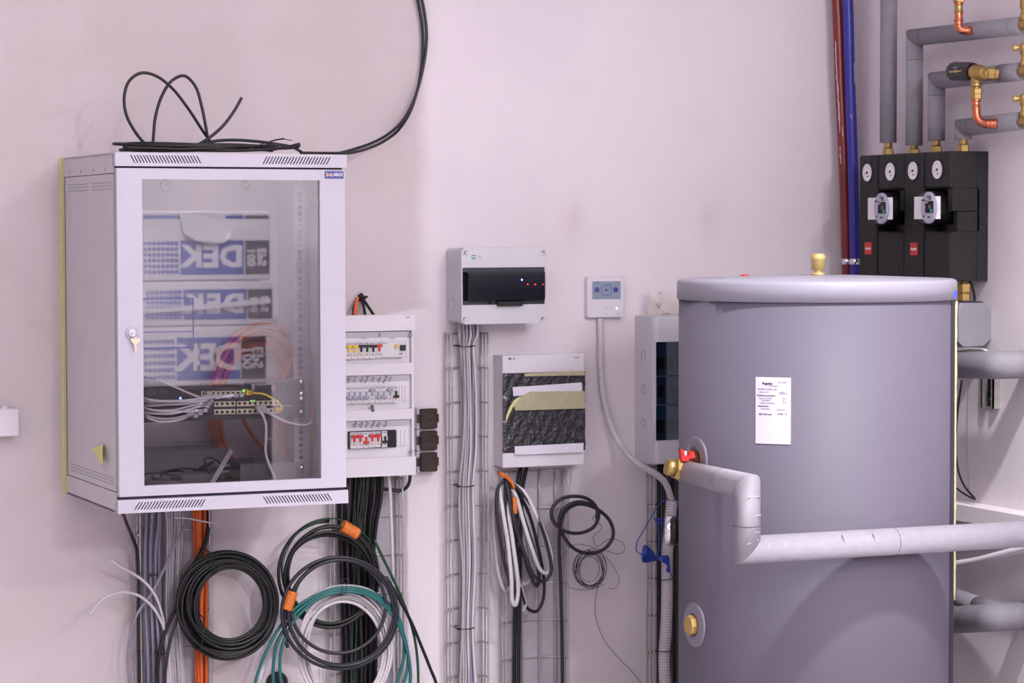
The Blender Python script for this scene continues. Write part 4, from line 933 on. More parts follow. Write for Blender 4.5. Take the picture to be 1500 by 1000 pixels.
one('white_tie', MB().tube([W(254, 758, .085), W(275, 759, .09), (W(295, 763, .085)), W(318, 766.5, .07)], .0022, 6, 4), M['whitec'], 'pale cable tie sticking out past the orange cables under the cabinet', 'cable tie')
cable('white cable hanging straight at the right of the black bunch', [(569, 692, .055), (571.5, 720, .06), (573, 760, .06), (575.5, 830, .06), (576, 900, .05), (577, 1010, .05)], 'whitec', .0048, 'white_cable', floor=True)
cable('black cable hooking back from the right corner of the three-row fuse box', [(600.5, 690, .06), (600, 704, .06), (596, 713, .055), (588, 718, .05), (572, 717, .045), (556, 715, .04)], 'blackc', .0050, 'black_cable')
cable('thin green black cable falling to the right from the taped coil', [(548, 790, .10), (560, 815, .10), (577, 850, .10), (592, 885, .09), (604, 920, .085), (611, 960, .08), (613, 1010, .08)], 'greenc', .0040, 'black_cable', floor=True)
cable('black cable falling steeply to the right edge of the hung coils', [(566, 845, .115), (585, 878, .11), (603, 912, .10), (618, 948, .095), (630, 978, .09), (641, 1010, .09)], 'blackc', .0046, 'black_cable', floor=True)
cable('black cable from the cabinet going down behind the big black coil', [(306, 748, .05), (305, 775, .06), (298, 803, .075), (283, 828, .085), (268, 848, .09)], 'blackc', .0062, 'black_cable')
cable('black tail hanging from the left of the big black coil', [(262, 862, .10), (258, 888, .10), (246, 915, .09), (236, 945, .09), (231, 975, .085), (230, 1010, .08)], 'blackc', .0054, 'black_cable', floor=True)
cable('dark grey tail hanging beside the black tail of the big coil', [(266, 880, .10), (260, 905, .10), (250, 935, .10), (244, 970, .095), (241, 1010, .09)], 'darkg', .0044, 'dark_cable', floor=True)
# ties round the bundles
def tie(label, px0, px1, py, off0, off1, m='black', r=.0016):
    a = W(px0, py, 0).x; b = W(px1, py+1, 0).x; sx = W(px0, py, off1).x-0; z = W((px0+px1)/2, py, off1).z
    xl, xr = W(px0, py, off1).x, W(px1, py, off1).x
    pts = [(xl, -off0, z), (xl, -off1+.006, z), (xl+.006, -off1, z-.001), ((xl+xr)/2, -off1-.003, z-.002), (xr-.006, -off1, z), (xr, -off1+.006, z), (xr, -off0, z), ((xl+xr)/2, -off0+.002, z), (xl, -off0, z)]
    t = thing('cable_tie', label, 'cable tie', (xl, -off1, z)); part('strap', MB().tube(pts, r, 6, 3), M[m], t)
    part('head', MB().box(xl-.003, xl+.004, -off1-.004, -off1+.004, z-.003, z+.003), M[m], t)
tie('black cable tie nearest the smoked enclosure on the grey bundle', 672, 697.5, 506.5, .014, .07)
tie('black cable tie on the grey bundle level with the fuse box bottom', 671, 696, 711.5, .014, .07)
tie('lowest black cable tie on the grey bundle', 671.5, 696, 920, .014, .07)
tie('black cable tie on the grey cables, upper one under the cabinet', 222, 232, 841.5, .02, .08)
tie('black cable tie on the grey cables, lower one under the cabinet', 229, 246, 956, .02, .08)
# ------------------------------------------------------------------ coils
co = coil_thing('black_cable_coil', 'big thick coil of black cable hanging under the glass cabinet', 'cable coil', M['blackc'], .0047, 334, 885, 60, 63, 25, .07, .135, 15, n=26, jc=4.5, ph0=170)
for (px, py, px2, py2) in ((306, 808, 317, 838), (299, 905, 294, 950)):
    a = W(px, py, .145); b = W(px2, py2, .145); a2 = Vector((a.x, -.06, a.z)); b2 = Vector((b.x, -.06, b.z))
    part('tie', MB().tube([a, (a+b)/2+Vector((0, -.004, 0)), b, b2, (a2+b2)/2, a2, a], .0017, 6, 3), M['black'], co)
c = coil_thing('taped_black_coil', 'coil of black and green cable held by orange tape at its top', 'cable coil', M['blackc'], .0048, 483, 843, 70, 74, 5, .085, .11, 9, n=26, jc=4.5)
part('winding', MB().tube(coil(483, 842, 66, 72, 3, .08, .115, 7, n=26, jc=6), .0017, 8, 2), M['greenc'], c, label='thin green striped winding')
def wrap(par, c0, c1, r, m, name='tape', label=None):
    a, b = W(*c0), W(*c1); d = (b-a); n = 10; pts = [a+d*i/n for i in range(n+1)]
    part(name, MB().tube(pts, [r*(1+.05*math.sin(i*2.3)+rnd.uniform(-.03, .03)) for i in range(n+1)], 9, 1), m, par, label)
wrap(c, (501, 770, .10), (523, 783, .10), .0185, M['otape'], label='orange adhesive tape')
c = coil_thing('taped_dark_coil', 'open coil of dark cable held by orange tape at its left', 'cable coil', M['navy'], .0050, 500, 898, 80, 79, 3.0, .13, .15, 5, n=30, ph0=160)
part('winding', MB().tube(coil(494, 886, 66, 66, 1.0, .135, .15, 6, n=30, ph0=170, drift=6), .0050, 8, 2), M['darkg'], c)
part('loose_end', MB().tube([W(421, 880, .14), (W(417, 905, .14)), W(418, 930, .14), W(421, 948, .14)], .0050, 8, 5), M['navy'], c)
part('bare_core', MB().tube([W(421, 948, .14), W(421.5, 955, .14)], .0012, 6, 2), mat('lime_core', (180, 200, 60), .5, var=0), c)
wrap(c, (428.5, 866, .145), (420, 893, .145), .0155, M['otape'], label='orange adhesive tape')
coil_thing('white_cable_coil', 'coil of white cable hanging below the taped coils', 'cable coil', M['whitec'], .0042, 505, 952, 62, 80, 9, .10, .125, 10, n=26, jc=3)
for i, (L_, R_) in enumerate((
    (((372, 1012), (378, 985), (392, 950), (410, 918), (432, 891)), ((578, 893), (590, 925), (592, 960), (586, 985), (579, 1012))),
    (((401, 1012), (400, 985), (404, 950), (418, 918), (438, 893)), ((576, 896), (592, 932), (598, 965), (595, 988), (588, 1012))),
    (((414, 1012), (410, 985), (412, 952), (424, 920), (443, 895)), ((574, 899), (592, 936), (600, 972), (601, 990), (600, 1012))))):
    o = .128+.006*i; d = 3.0*i
    P_ = [W(a, b, o) for a, b in L_]+[W(472, 868+d, o), W(508, 860.5+d, o), W(545, 868+d, o)]+[W(a, b, o) for a, b in R_]
    a = P_[0].copy(); a.z = .03; b = P_[-1].copy(); b.z = .03
    one('teal_cable', MB().tube([a]+P_+[b], .0047, 8, 5), M['teal'], 'teal cable arching over the white coil and hanging to both sides', 'cable', 'teal cables over the white coil')
cable('white cable arching just above the teal cables', [(382, 1010, .12), (400, 950, .12), (440, 888, .12), (475, 863, .12), (508, 857.5, .12), (545, 866, .12), (582, 905, .12), (597, 950, .12), (604, 1010, .12)], 'lightc', .0040, 'white_cable', floor=True)
one('binding_wire', MB().tube([W(500, 852, .15), W(502, 862, .155), W(498, 872, .15), W(505, 870, .155), W(507, 856, .155), W(499, 850, .15), W(510, 848, .15), W(513, 853, .15)], .0010, 5, 5), M['darkg'], 'thin wire binding the teal arch and white coil at their top', 'wire')
# loops hung under the taped fuse box
LP = [
 ('whitec', .0062, [(741, 704, .075), (733, 711, .085), (736, 745, .10), (744, 796, .11), (749, 850, .11), (751, 882, .11), (755, 886, .11), (759, 864, .11), (752, 800, .115), (743, 735, .10), (741, 706, .08)], 'white cable loop hanging straight down to a point below the taped fuse box'),
 ('whitec', .0062, [(744, 703, .08), (752, 709, .095), (767, 720, .11), (786, 755, .12), (803, 796, .12), (808, 823, .12), (803, 839, .12), (793, 836, .12), (779, 803, .12), (766, 762, .115), (755, 725, .10), (744, 706, .08)], 'white cable loop swinging right below the taped fuse box'),
 ('lightc', .0056, [(740, 702, .07), (731, 709, .075), (723.5, 745, .08), (725, 796, .08), (732, 848, .08), (741, 866, .08), (751, 852, .08), (752, 790, .08), (746, 725, .075), (742, 705, .07)], 'pale cable loop at the left edge of the hung loops'),
 ('navy', .0052, [(741, 701, .09), (731, 712, .095), (727.5, 735, .10), (731, 779, .105), (742, 835, .105), (752, 864, .105), (757, 848, .105), (748, 790, .105), (741, 730, .10), (741, 703, .09)], 'navy cable loop on the left of the hung loops'),
 ('navy', .0052, [(741, 703, .10), (746, 730, .115), (755, 770, .125), (769, 812, .13), (784, 845, .13), (797, 851, .13), (807, 838, .13), (802, 800, .125), (784, 750, .12), (764, 720, .11), (745, 704, .10)], 'navy cable loop curving across the hung loops to the right'),
 ('blackc', .0048, [(745, 704, .085), (752, 760, .09), (759, 820, .09), (765, 870, .09), (774, 892, .09), (786, 895, .09), (795, 880, .09), (797, 850, .09), (788, 800, .09), (772, 745, .09), (750, 707, .085)], 'black cable loop reaching lowest among the hung loops'),
 ('darkg', .0056, [(743, 703, .09), (750, 740, .10), (762, 790, .10), (776, 840, .10), (786, 858, .10), (790, 845, .10), (780, 800, .10), (766, 755, .10), (747, 706, .09)], 'dark grey cable loop in the middle of the hung loops'),
 ('lightc', .0056, [(744, 704, .08), (748, 760, .085), (756, 820, .085), (766, 855, .085), (776, 850, .085), (779, 835, .085), (772, 790, .085), (760, 740, .085), (747, 706, .08)], 'pale cable loop behind the navy ones of the hung loops'),
 ('lightc', .0050, [(742, 715, .08), (748, 780, .085), (758, 840, .09), (766, 868, .09), (770, 884, .09), (766, 896, .095)], 'pale cable with bare cut end among the hung loops')]
for m, r, pts, lab in LP: cable(lab, pts, m, r, 'hung_cable', 5)
ts = thing('orange_tape_strap', 'orange tape strap tying the hung cable loops below the taped fuse box', 'tape', W(744, 703, .1))
a = [W(733, 694, .095), W(740, 696, .105), W(748, 703, .118), W(754, 713, .125)]
mb = MB()
for i in range(3): 
    p, q = a[i], a[i+1]; mb.add([p+Vector((0, 0, .006)), q+Vector((0, 0, .006)), q-Vector((0, 0, .008)), p-Vector((0, 0, .005)), p+Vector((.002, .03, .006)), q+Vector((.002, .03, .006)), q+Vector((.002, .03, -.008)), p+Vector((.002, .03, -.005))], [(0, 1, 2, 3), (4, 7, 6, 5), (0, 4, 5, 1), (3, 2, 6, 7), (0, 3, 7, 4), (1, 5, 6, 2)])
part('strap', mb, M['otape'], ts)
part('tape_tail', MB().box(W(751, 730, .118).x, W(757, 730, .118).x, -.120, -.117, W(754, 752, .118).z, W(754, 728, .118).z), M['otape'], ts)
# coils at the right of that tray
blk = [(824, 1012, .055), (823, 930, .055), (821, 850, .06), (819, 800, .07), (821, 770, .085), (829, 748, .09), (848, 738, .09), (874, 745, .09), (894, 764, .09), (898, 785, .09), (886, 803, .09), (864, 810.5, .09), (842, 804, .09), (826, 786, .09), (819, 765, .095), (824, 747, .10), (845, 735, .10), (870, 741, .10), (877, 752, .10), (871, 770, .10), (852, 780, .10), (828, 778, .10), (811, 764, .10), (808, 748, .10), (818, 733, .10), (840, 726.5, .10), (862, 731, .10), (874, 744, .10), (874, 760, .098)]
cable('dark cable rising from the tray and coiled beside the hung loops', blk, 'darkg', .0052, 'dark_cable_coil', 5, floor=False)
c = coil_thing('thin_wire_coil', 'small coil of thin black wire hanging from the dark cable coil', 'wire coil', M['black'], .0007, 864, 834, 20.5, 25, 12, .04, .07, 5.5, n=20, jc=3.5)
part('loose_wire', MB().tube([W(*p) for p in ((868, 800, .06), (840, 798, .05), (822, 820, .04), (822, 850, .03), (840, 862, .03), (870, 862, .03), (884, 855, .03))], .0008, 5, 5), M['black'], c)
part('loose_wire', MB().tube([W(*p) for p in ((878, 750, .10), (868, 758, .09), (882, 772, .09), (869, 786, .085), (874, 800, .08), (893, 789, .06), (912, 795, .05), (915, 806, .05), (905, 811, .05), (888, 806, .05))], .0008, 5, 5), M['black'], c)
part('loose_wire', MB().tube([W(*p) for p in ((888, 815, .05), (902, 835, .04), (907, 852, .03), (900, 862, .03), (892, 861, .03))], .0008, 5, 5), M['black'], c)
part('trailing_wire', MB().tube([W(*p) for p in ((876, 858, .05), (872, 880, .03), (873, 905, .02), (884, 935, .015), (905, 962, .012), (925, 982, .012), (945, 1008, .012))], .0008, 5, 5), M['black'], c)
# ------------------------------------------------------------------ black cables on the cabinet's top
zt = CZ1
def TP(px, py, o): return W(px, py, o)
flat = []
for i in range(72):
    t = i/18; an = 2*math.pi*t; k = 1+.05*math.sin(t*2.1)
    flat.append(Vector((.265+.20*k*math.cos(an)+.01*math.sin(t*5), -.36+.10*k*math.sin(an), zt+.009+.011*(.5+.5*math.sin(an*1.0+t*1.7))+.003*t)))
tc = thing('loose_black_cable', 'loose black cable on top of the glass cabinet with two upright loops', 'cable', (.26, -.36, zt))
lo = [TP(*p) for p in ((215, 214, .40), (198, 193, .40), (185, 168, .40), (182, 142, .40), (189, 119, .40), (206, 107, .40), (226, 110, .40), (250, 127, .39), (275, 158, .38), (296, 190, .37), (312, 213, .36))]
part('cable', MB().tube(flat, .0040, 8, 2), M['blackc'], tc); part('cable', MB().tube(lo, .0040, 8, 6), M['blackc'], tc)
lo2 = [TP(*p) for p in ((200, 217, .36), (222, 212, .36), (225, 196, .36), (227, 175, .36), (236, 143, .36), (252, 118, .36), (270, 111, .36), (286, 126, .37), (296, 158, .38), (302, 188, .38), (306, 205, .38), (320, 216, .40), (345, 218, .42), (370, 217, .45))]
part('cable', MB().tube(lo2, .0040, 8, 5), M['blackc'], tc)
part('cable_end', MB().tube([TP(*p) for p in ((250, 219, .42), (280, 216, .42), (303, 204, .42), (326, 185, .42), (344, 161, .42), (354, 143, .42))], .0040, 8, 5), M['blackc'], tc)
part('cable', MB().tube([TP(*p) for p in ((290, 213, .30), (312, 207, .30), (340, 205, .30), (375, 207, .30), (405, 211, .30), (430, 216, .30), (442, 223, .30))], .0040, 8, 5), M['blackc'], tc)
part('cable', MB().tube([TP(*p) for p in ((180, 216, .44), (230, 217, .45), (300, 219, .46), (360, 220, .46), (410, 217, .44), (434, 212, .40), (438, 211, .38), (436, 215, .36), (415, 217, .36), (370, 214, .36))], .0040, 8, 5), M['blackc'], tc)
part('loose_wire', MB().tube([TP(*p) for p in ((345, 219, .40), (380, 212, .38), (402, 205, .38), (414, 203.5, .38), (428, 206, .38))], .0012, 6, 5), M['blackc'], tc)
part('cable_end', MB().tube([TP(*p) for p in ((376, 219, .38), (388, 213, .38), (400, 206, .38), (416, 203, .38))], .0022, 6, 4), M['blackc'], tc)
one('black_cable', MB().tube([W(*p) for p in ((440, 224, .30), (486, 224.5, .28), (515, 223.5, .22), (540, 217, .15), (562, 207, .09), (584, 190, .045), (601, 163, .03), (613, 125, .02), (619, 80, .015), (618.5, 40, .015), (612, 0, .015), (605, -40, .015))], .0042, 8, 5), M['blackc'], 'black cable climbing the wall from the cabinet top, the inner of two', 'cable')
one('black_cable', MB().tube([W(*p) for p in ((440, 226, .20), (490, 225, .20), (520, 218, .15), (548, 208, .10), (572, 194, .06), (592, 174, .04), (608, 142, .03), (620, 98, .02), (625, 55, .015), (622, 20, .015), (616, -10, .015), (610, -40, .015))], .0042, 8, 5), M['navy'], 'black cable climbing the wall from the cabinet top, the outer of two', 'cable')
# ------------------------------------------------------------------ storage tank
def hd(px): d = ray(px, 620); return Vector((d.x, d.y, 0)).normalized()
da, db = hd(991.5), hd(1401.0)
bis = (da+db).normalized(); half = math.acos(max(-1, min(1, da.dot(db))))/2
TY = -.93
tt = (TY-CAM.y)/bis.y; TC = Vector((CAM.x+bis.x*tt, TY, 0)); TD = tt; TR = TD*math.sin(half)
def at_h(px, py, h):      # point on a pixel ray at horizontal distance h from the camera
    d = ray(px, py); k = h/math.hypot(d.x, d.y); return CAM+d*k
def CYL(px, py, r=None):  # first hit of a pixel ray with the tank's side
    r = r or TR; d = ray(px, py); ox, oy = CAM.x-TC.x, CAM.y-TC.y
    a = d.x*d.x+d.y*d.y; b = 2*(ox*d.x+oy*d.y); c = ox*ox+oy*oy-r*r; q = b*b-4*a*c
    t = (-b-math.sqrt(max(0, q)))/(2*a); return CAM+d*t
tl = math.sqrt(TD*TD-TR*TR)
LZ1 = at_h(993, 409, tl).z; LZ0 = at_h(991, 437.5, tl).z
tank = thing('storage_tank', 'big grey cylindrical storage tank with pale lid and paper data label', 'tank', (TC.x, TC.y, 0))
JR = TR-.0045
part('jacket', MB().lathe((TC.x, TC.y, 0), (0, 0, 1), [(JR-.02, .004), (JR, .02), (JR, LZ0+.01)], 96), M['jacket'], tank)
part('lid', MB().lathe((TC.x, TC.y, 0), (0, 0, 1), [(TR-.01, LZ0), (TR+.0005, LZ0), (TR+.0005, LZ1-.008), (TR-.003, LZ1-.001), (TR-.010, LZ1+.002), (.13, LZ1+.010), (.0, LZ1+.0105)], 96), M['lid'], tank)
def CP(ang, r, z): return Vector((TC.x+r*math.cos(ang), TC.y+r*math.sin(ang), z))
def cang(p): return math.atan2(p.y-TC.y, p.x-TC.x)
def patch(name, a0, a1, z0, z1, r0, r1, m, par, n=10, label=None, round_=0):
    vs = []; 
    for r in (r0, r1):
        for i in range(n+1):
            a = a0+(a1-a0)*i/n; vs += [CP(a, r, z0), CP(a, r, z1)]
    q = 2*(n+1); fs = []
    for i in range(n): k = 2*i; fs += [(k, k+1, k+3, k+2), (q+k, q+k+2, q+k+3, q+k+1), (k, k+2, q+k+2, q+k), (k+1, q+k+1, q+k+3, k+3)]
    fs += [(0, q, q+1, 1), (q-2, q-1, 2*q-1, 2*q-2)]
    return part(name, MB().add(vs, fs), m, par, label)
# data label with its lines of print
pa, pb = CYL(1107, 600, JR), CYL(1158.5, 600, JR); lz1, lz0 = CYL(1132, 552.5, JR).z, CYL(1132, 650, JR).z
lab = patch('data_label', cang(pa), cang(pb), lz0, lz1, JR-.001, JR+.0012, M['label'], tank)
def print_on(px, py, s_, size, m, par, name='lettering', **kw):
    p = CYL(px, py, JR+.0016); mb = text_mb(s_, size, **kw); a = cang(p)
    out = MB(); ar = JR+.0016
    out.v = [CP(a+v.x/ar, ar-v.y, p.z+v.z) for v in mb.v]; out.f = mb.f; out.mi = mb.mi; out.sm = mb.sm
    return part(name, out, m, par)
print_on(1124, 561.5, 'Regulus', .0085, M['ink'], lab, bold=.0002); print_on(1146, 560, 'CZ 14 0986', .0045, M['inkl'], lab)
print_on(1133, 565, 'www.regulus', .0045, M['inkl'], lab)
for px, py, s_, z_ in ((1119, 569.5, 'Akumulacni nadrz', .0048), (1133, 570.5, 'PS  500', .0055), (1119, 574, 'Objem  487 l', .0048), (1145, 574.5, 'Vyrobni', .0045), (1148, 576.5, 'cislo 0148', .0045), (1122, 579, 'Technicke parametry', .0058), (1121, 583, 'Max. provozni tlak', .0045), (1149, 583.5, '4 bar', .0045), (1122, 586, 'Max. teplota', .0045), (1149, 586.5, '95 C', .0045), (1124, 590, 'Pripojeni 6/4 vnitrni', .0048), (1149, 590, 'G 6/4', .0045), (1118, 594.5, 'Upozorneni', .0058), (1121, 598.5, 'Pred instalaci', .0045), (1144, 600, 'ctete navod', .0045), (1121, 606.5, 'REG 500 tank', .0060), (1146, 606.5, '0148 / 14', .0060)):
    print_on(px, py, s_, z_, M['inkl'] if z_ < .0056 else M['ink'], lab)
# jacket seam at the right, with yellowish foam in it
sa, sb = CYL(1391.5, 700, JR), CYL(1397.0, 700, JR)
aa = cang(sa); ab = cang(sb)
patch('jacket_seam', aa, ab, .03, LZ0+.004, JR-.003, JR+.0015, M['slit'], tank, 3)
zf0 = at_h(1398, 882, tl).z; pts = []
z = LZ0-.004
while z > zf0:
    pts.append(CP(ab+.035+rnd.uniform(-.006, .006), JR+.001, z)); z -= .022
part('foam_strip', MB().tube(pts, [rnd.uniform(.0040, .0062) for _ in pts], 6, 1), M['ydirty'], tank, label='yellowish foam squeezed from the jacket seam')
p = CYL(1400, 430, TR); patch('blue_sticker', cang(CYL(1396.5, 430, TR)), cang(CYL(1400.6, 430, TR))+.02, LZ0+.004, LZ0+.022, TR-.001, TR+.0018, M['bluetape'], tank, 3)
# ports facing left
for px, py, kind in ((1019, 672, 'upper'), (1016.5, 915, 'lower')):
    c = CYL(px, py, JR); ny = c.y; c = Vector((TC.x-math.sqrt(max(.0001, JR*JR-(ny-TC.y)**2)), ny, c.z)); ax = Vector((c.x-TC.x, c.y-TC.y, 0)).normalized()
    g = part('port_grommet', MB().lathe(c-ax*.003, ax, [(.058, 0), (.058, .003), (.052, .005), (.047, .0045), (.033, .008), (.029, .006), (.028, .001)], 32), M['grommet'], tank)
    if kind == 'lower':
        part('brass_plug', MB().lathe(c, ax, [(.026, 0), (.026, .014), (.024, .017), (.010, .0165)], 8, sm=False), mat('bare_brass', (206, 170, 104), .4, .6, var=.05), g)
    else: UP, UAX = c, ax; part('port_nipple', MB().lathe(c, ax, [(.024, 0), (.024, .03)], 20), M['copper'], g)
# dial gauge on the far left side of the tank
dang = cang(CYL(992.2, 780, JR))-math.radians(7.0)
dc = CP(dang, JR, at_h(992, 780, tl).z); ax = Vector((math.cos(dang), math.sin(dang), 0))
dg = part('dial_gauge', MB().lathe(dc, ax, [(.030, -.004), (.0385, .004), (.0385, .018), (.037, .019)], 32), M['black'], tank)
part('gauge_rim', MB().lathe(dc+ax*.018, ax, [(.0385, 0), (.0395, .002), (.0395, .016), (.036, .018), (.035, .014)], 32), M['chrome'], dg)
# brass air vent on the lid and small red cap
c = Vector((TC.x, TC.y, LZ1+.010)); d = ray(1198.5, 404); k = (TC.y-CAM.y)/d.y; c.x = (CAM+d*k).x
vt = part('vent_boss', MB().lathe(c-Vector((0, 0, .004)), (0, 0, 1), [(.058, 0), (.058, .003), (.05, .005)], 32), M['grommet'], tank)
part('air_vent', MB().lathe(c, (0, 0, 1), [(.018, 0), (.018, .006), (.010, .008), (.010, .014), (.0175, .016), (.0175, .039), (.0195, .041), (.0195, .049), (.018, .051), (.018, .054), (.0165, .056), (.006, .0565)], 24), mat('yellow_brass', (206, 182, 116), .4, .4, var=.05), vt)
d = ray(1091, 406); k = (TC.y+.12-CAM.y)/d.y; p = CAM+d*k
part('red_cap', MB().lathe((p.x, p.y, LZ1+.002), (0, 0, 1), [(.011, 0), (.011, .008), (.008, .010)], 16), M['red'], tank)
# ------------------------------------------------------------------ insulated pipe in front of the tank
def mitred(parent, pts, r, m, n=16, name='pipe_sleeve'):
    pts = [Vector(p) for p in pts]
    for i in range(len(pts)-1):
        a, b = pts[i], pts[i+1]; t = (b-a).normalized(); u = t.orthogonal().normalized(); w = t.cross(u); vs = []
        rr = r if isinstance(r, (list, tuple)) else [r]*len(pts)
        for p, nb, r_ in ((a, pts[i-1] if i else None, rr[i]), (b, pts[i+2] if i+2 < len(pts) else None, rr[i+1])):
            if nb is None: nrm = t
            else:
                o = (p-nb).normalized() if p is a else (nb-p).normalized(); nrm = (t+o).normalized()
            for q in range(n):
                an = 2*math.pi*q/n; v = (u*math.cos(an)+w*math.sin(an))*r_
                vs.append(p+v-t*(v.dot(nrm)/t.dot(nrm)))
        mb = MB(); mb.add(vs, [], 0)
        for q in range(n):
            j = (q+1) % n; mb.f.append([q, j, n+j, n+q]); mb.mi.append(0); mb.sm.append(True)
        mb.f += [list(range(n))[::-1], [n+q for q in range(n)]]; mb.mi += [0, 0]; mb.sm += [False, False]
        part(name, mb, m, parent)
def joint(parent, c, ax, r, name='sleeve_joint', w=.0016):
    part(name, MB().lathe(Vector(c)-Vector(ax).normalized()*w/2, ax, [(r*.98, 0), (r*1.006, 0), (r*1.006, w), (r*.98, w)], 20), M['seam'], parent)
PYF = -TC.y+TR+.040
P2 = W(1094, 712, PYF); P3 = W(1094, 805, PYF); P3.x = P2.x; P4 = W(1480, 784.5, PYF); P4.z = W(1480, 783, PYF).z
P4 = Vector((2.33, -PYF, P3.z+(W(1480, 783.0, PYF).z-P3.z)*(2.33-P3.x)/(W(1480, 783, PYF).x-P3.x)))
P1 = W(1005, 690, -UP.y+.06)
fp = thing('front_pipe', 'pale foam insulated pipe stepping across the front of the storage tank', 'pipe', P3)
mitred(fp, [P1, P2, P3, P4], [.0265, .0325, .0335, .0335], M['foaml'])
joint(fp, P2.lerp(P3, .62), (0, 0, 1), .0335); joint(fp, P1.lerp(P2, .62), P2-P1, .0302)
d34 = (P4-P3).normalized(); L34 = (W(1309, 790, PYF).x-P3.x)/d34.x
joint(fp, P3+d34*L34, d34, .0335)
def staple(pa, pb, off):  # wire clip let into the foam
    a, b = Vector(pa), Vector(pb)
    part('clip', MB().tube([a+Vector((0, .004, 0)), a, b, b+Vector((0, .004, 0))], .0018, 6, 2), M['lightc'], fp)
for (a, b) in (((1096, 729), (1113, 727)), ((1098, 757), (1114, 754.5)), ((1098, 778.5), (1112, 779.5)), ((1095, 797), (1111, 791)), ((1127.5, 797), (1121.5, 816)), ((1150, 795), (1146, 815)), ((1235, 783.5), (1237.5, 803)), ((1280, 781), (1283, 800))):
    ry = -PYF-.0325
    staple(W(a[0], a[1], PYF+.0300), W(b[0], b[1], PYF+.0285), 0)
# valve assembly at the pipe's start: brass body, cap and red wing handle
vb = W(983, 684.5, -UP.y+.055); va = (P1-vb).normalized()
L_ = (P1-vb).length
part('end_cap', MB().lathe(vb, va, [(.014, -.014), (.021, -.012), (.022, -.002), (.022, .010)], 18), M['brass'], fp)
part('union_nut', MB().lathe(vb, va, [(.0265, .010), (.0285, .013), (.0285, .022), (.0265, .025)], 6, sm=False), M['brass'], fp)
part('valve_body', MB().lathe(vb, va, [(.020, .025), (.0275, .028), (.0275, L_*.62), (.024, L_*.66)], 20), mat('nickel_plate', (196, 180, 172), .35, .7, var=.05), fp)
part('union_nut', MB().lathe(vb, va, [(.026, L_*.66), (.0285, L_*.70), (.0285, L_*.92), (.025, L_)], 8, sm=False), M['brass'], fp)
part('valve_branch', MB().lathe(UP+UAX*.02, (P1-(UP+UAX*.02)), [(.020, 0), (.020, (P1-UP).length*.5), (.024, (P1-UP).length*.5), (.024, (P1-UP).length*.8)], 16), M['copper'], fp)
hb = W(1003.5, 669, -UP.y+.07)
part('valve_stem', MB().lathe(hb-Vector((0, 0, .008)), (0, 0, 1), [(.007, 0), (.007, .022), (.004, .024)], 12), M['chrome'], fp)
mb = MB()
mb.prism([(hb.x-.013, hb.z-.010), (hb.x+.004, hb.z-.010), (hb.x+.008, hb.z-.004), (hb.x+.020, hb.z-.002), (hb.x+.020, hb.z+.013), (hb.x+.011, hb.z+.014), (hb.x+.008, hb.z+.003), (hb.x-.006, hb.z+.003), (hb.x-.009, hb.z+.019), (hb.x-.018, hb.z+.021)], 'y', hb.y-.010, hb.y+.004)
part('wing_handle', mb, M['red'], fp, label='red wing handle')
# blue twine tied to the tray beside the dial
bt = thing('blue_twine', 'blue plastic twine tied in a bow beside the tank dial', 'twine', W(958, 815, .10))
part('strand', MB().tube([W(*p) for p in ((977, 730, .10), (966, 738, .10), (954, 757, .10), (942, 778, .10), (933, 795, .10), (932.5, 806, .10), (938, 811, .10), (948, 813, .10))], .0017, 6, 5), M['string'], bt)
part('strand', MB().tube([W(*p) for p in ((964, 758, .10), (965, 775, .10), (965, 800, .10), (963, 818, .10))], .0020, 6, 5), M['string'], bt)
part('knot', MB().tube([W(*p) for p in ((957, 758, .10), (963, 762, .105), (970, 759, .105), (974, 765, .10), (966, 766, .105), (960, 763, .105))], .0024, 6, 4), M['string'], bt)
r2 = random.Random(8)
for i in range(9):
    f = i/8-.5
    part('bow_loop', MB().tube([W(962, 818, .10), W(955, 812+12*f, .112), W(944, 806+15*f, .115), W(940+2*abs(f), 815+13*f, .11), W(948, 819+8*f, .105), W(961, 820, .10)], .0017, 5, 4), M['string'], bt)
    part('bow_end', MB().tube([W(962, 818, .10), W(970, 818+8*f, .112), W(979, 822+14*f, .115), W(980+3*f, 833+8*f, .11), W(984 if i == 4 else 976, 843 if i == 4 else 835+4*f, .105)], .0017, 5, 4), M['string'], bt)
for px0, px1, py in ((968, 988, 849), (968, 988, 954)):
    p0, p1 = W(px0, py, .098), W(px1, py-4, .09)
    one('cable_tie', MB().tube([p0+Vector((-.004, .03, 0)), p0, (p0+p1)/2+Vector((0, -.004, -.003)), p1, p1+Vector((.004, .03, 0))], .0016, 6, 4), M['black'], 'black tie holding the thick conduit, %s' % ('just under the blue bow' if py == 849 else 'lower one beside the brass plug'), 'cable tie')
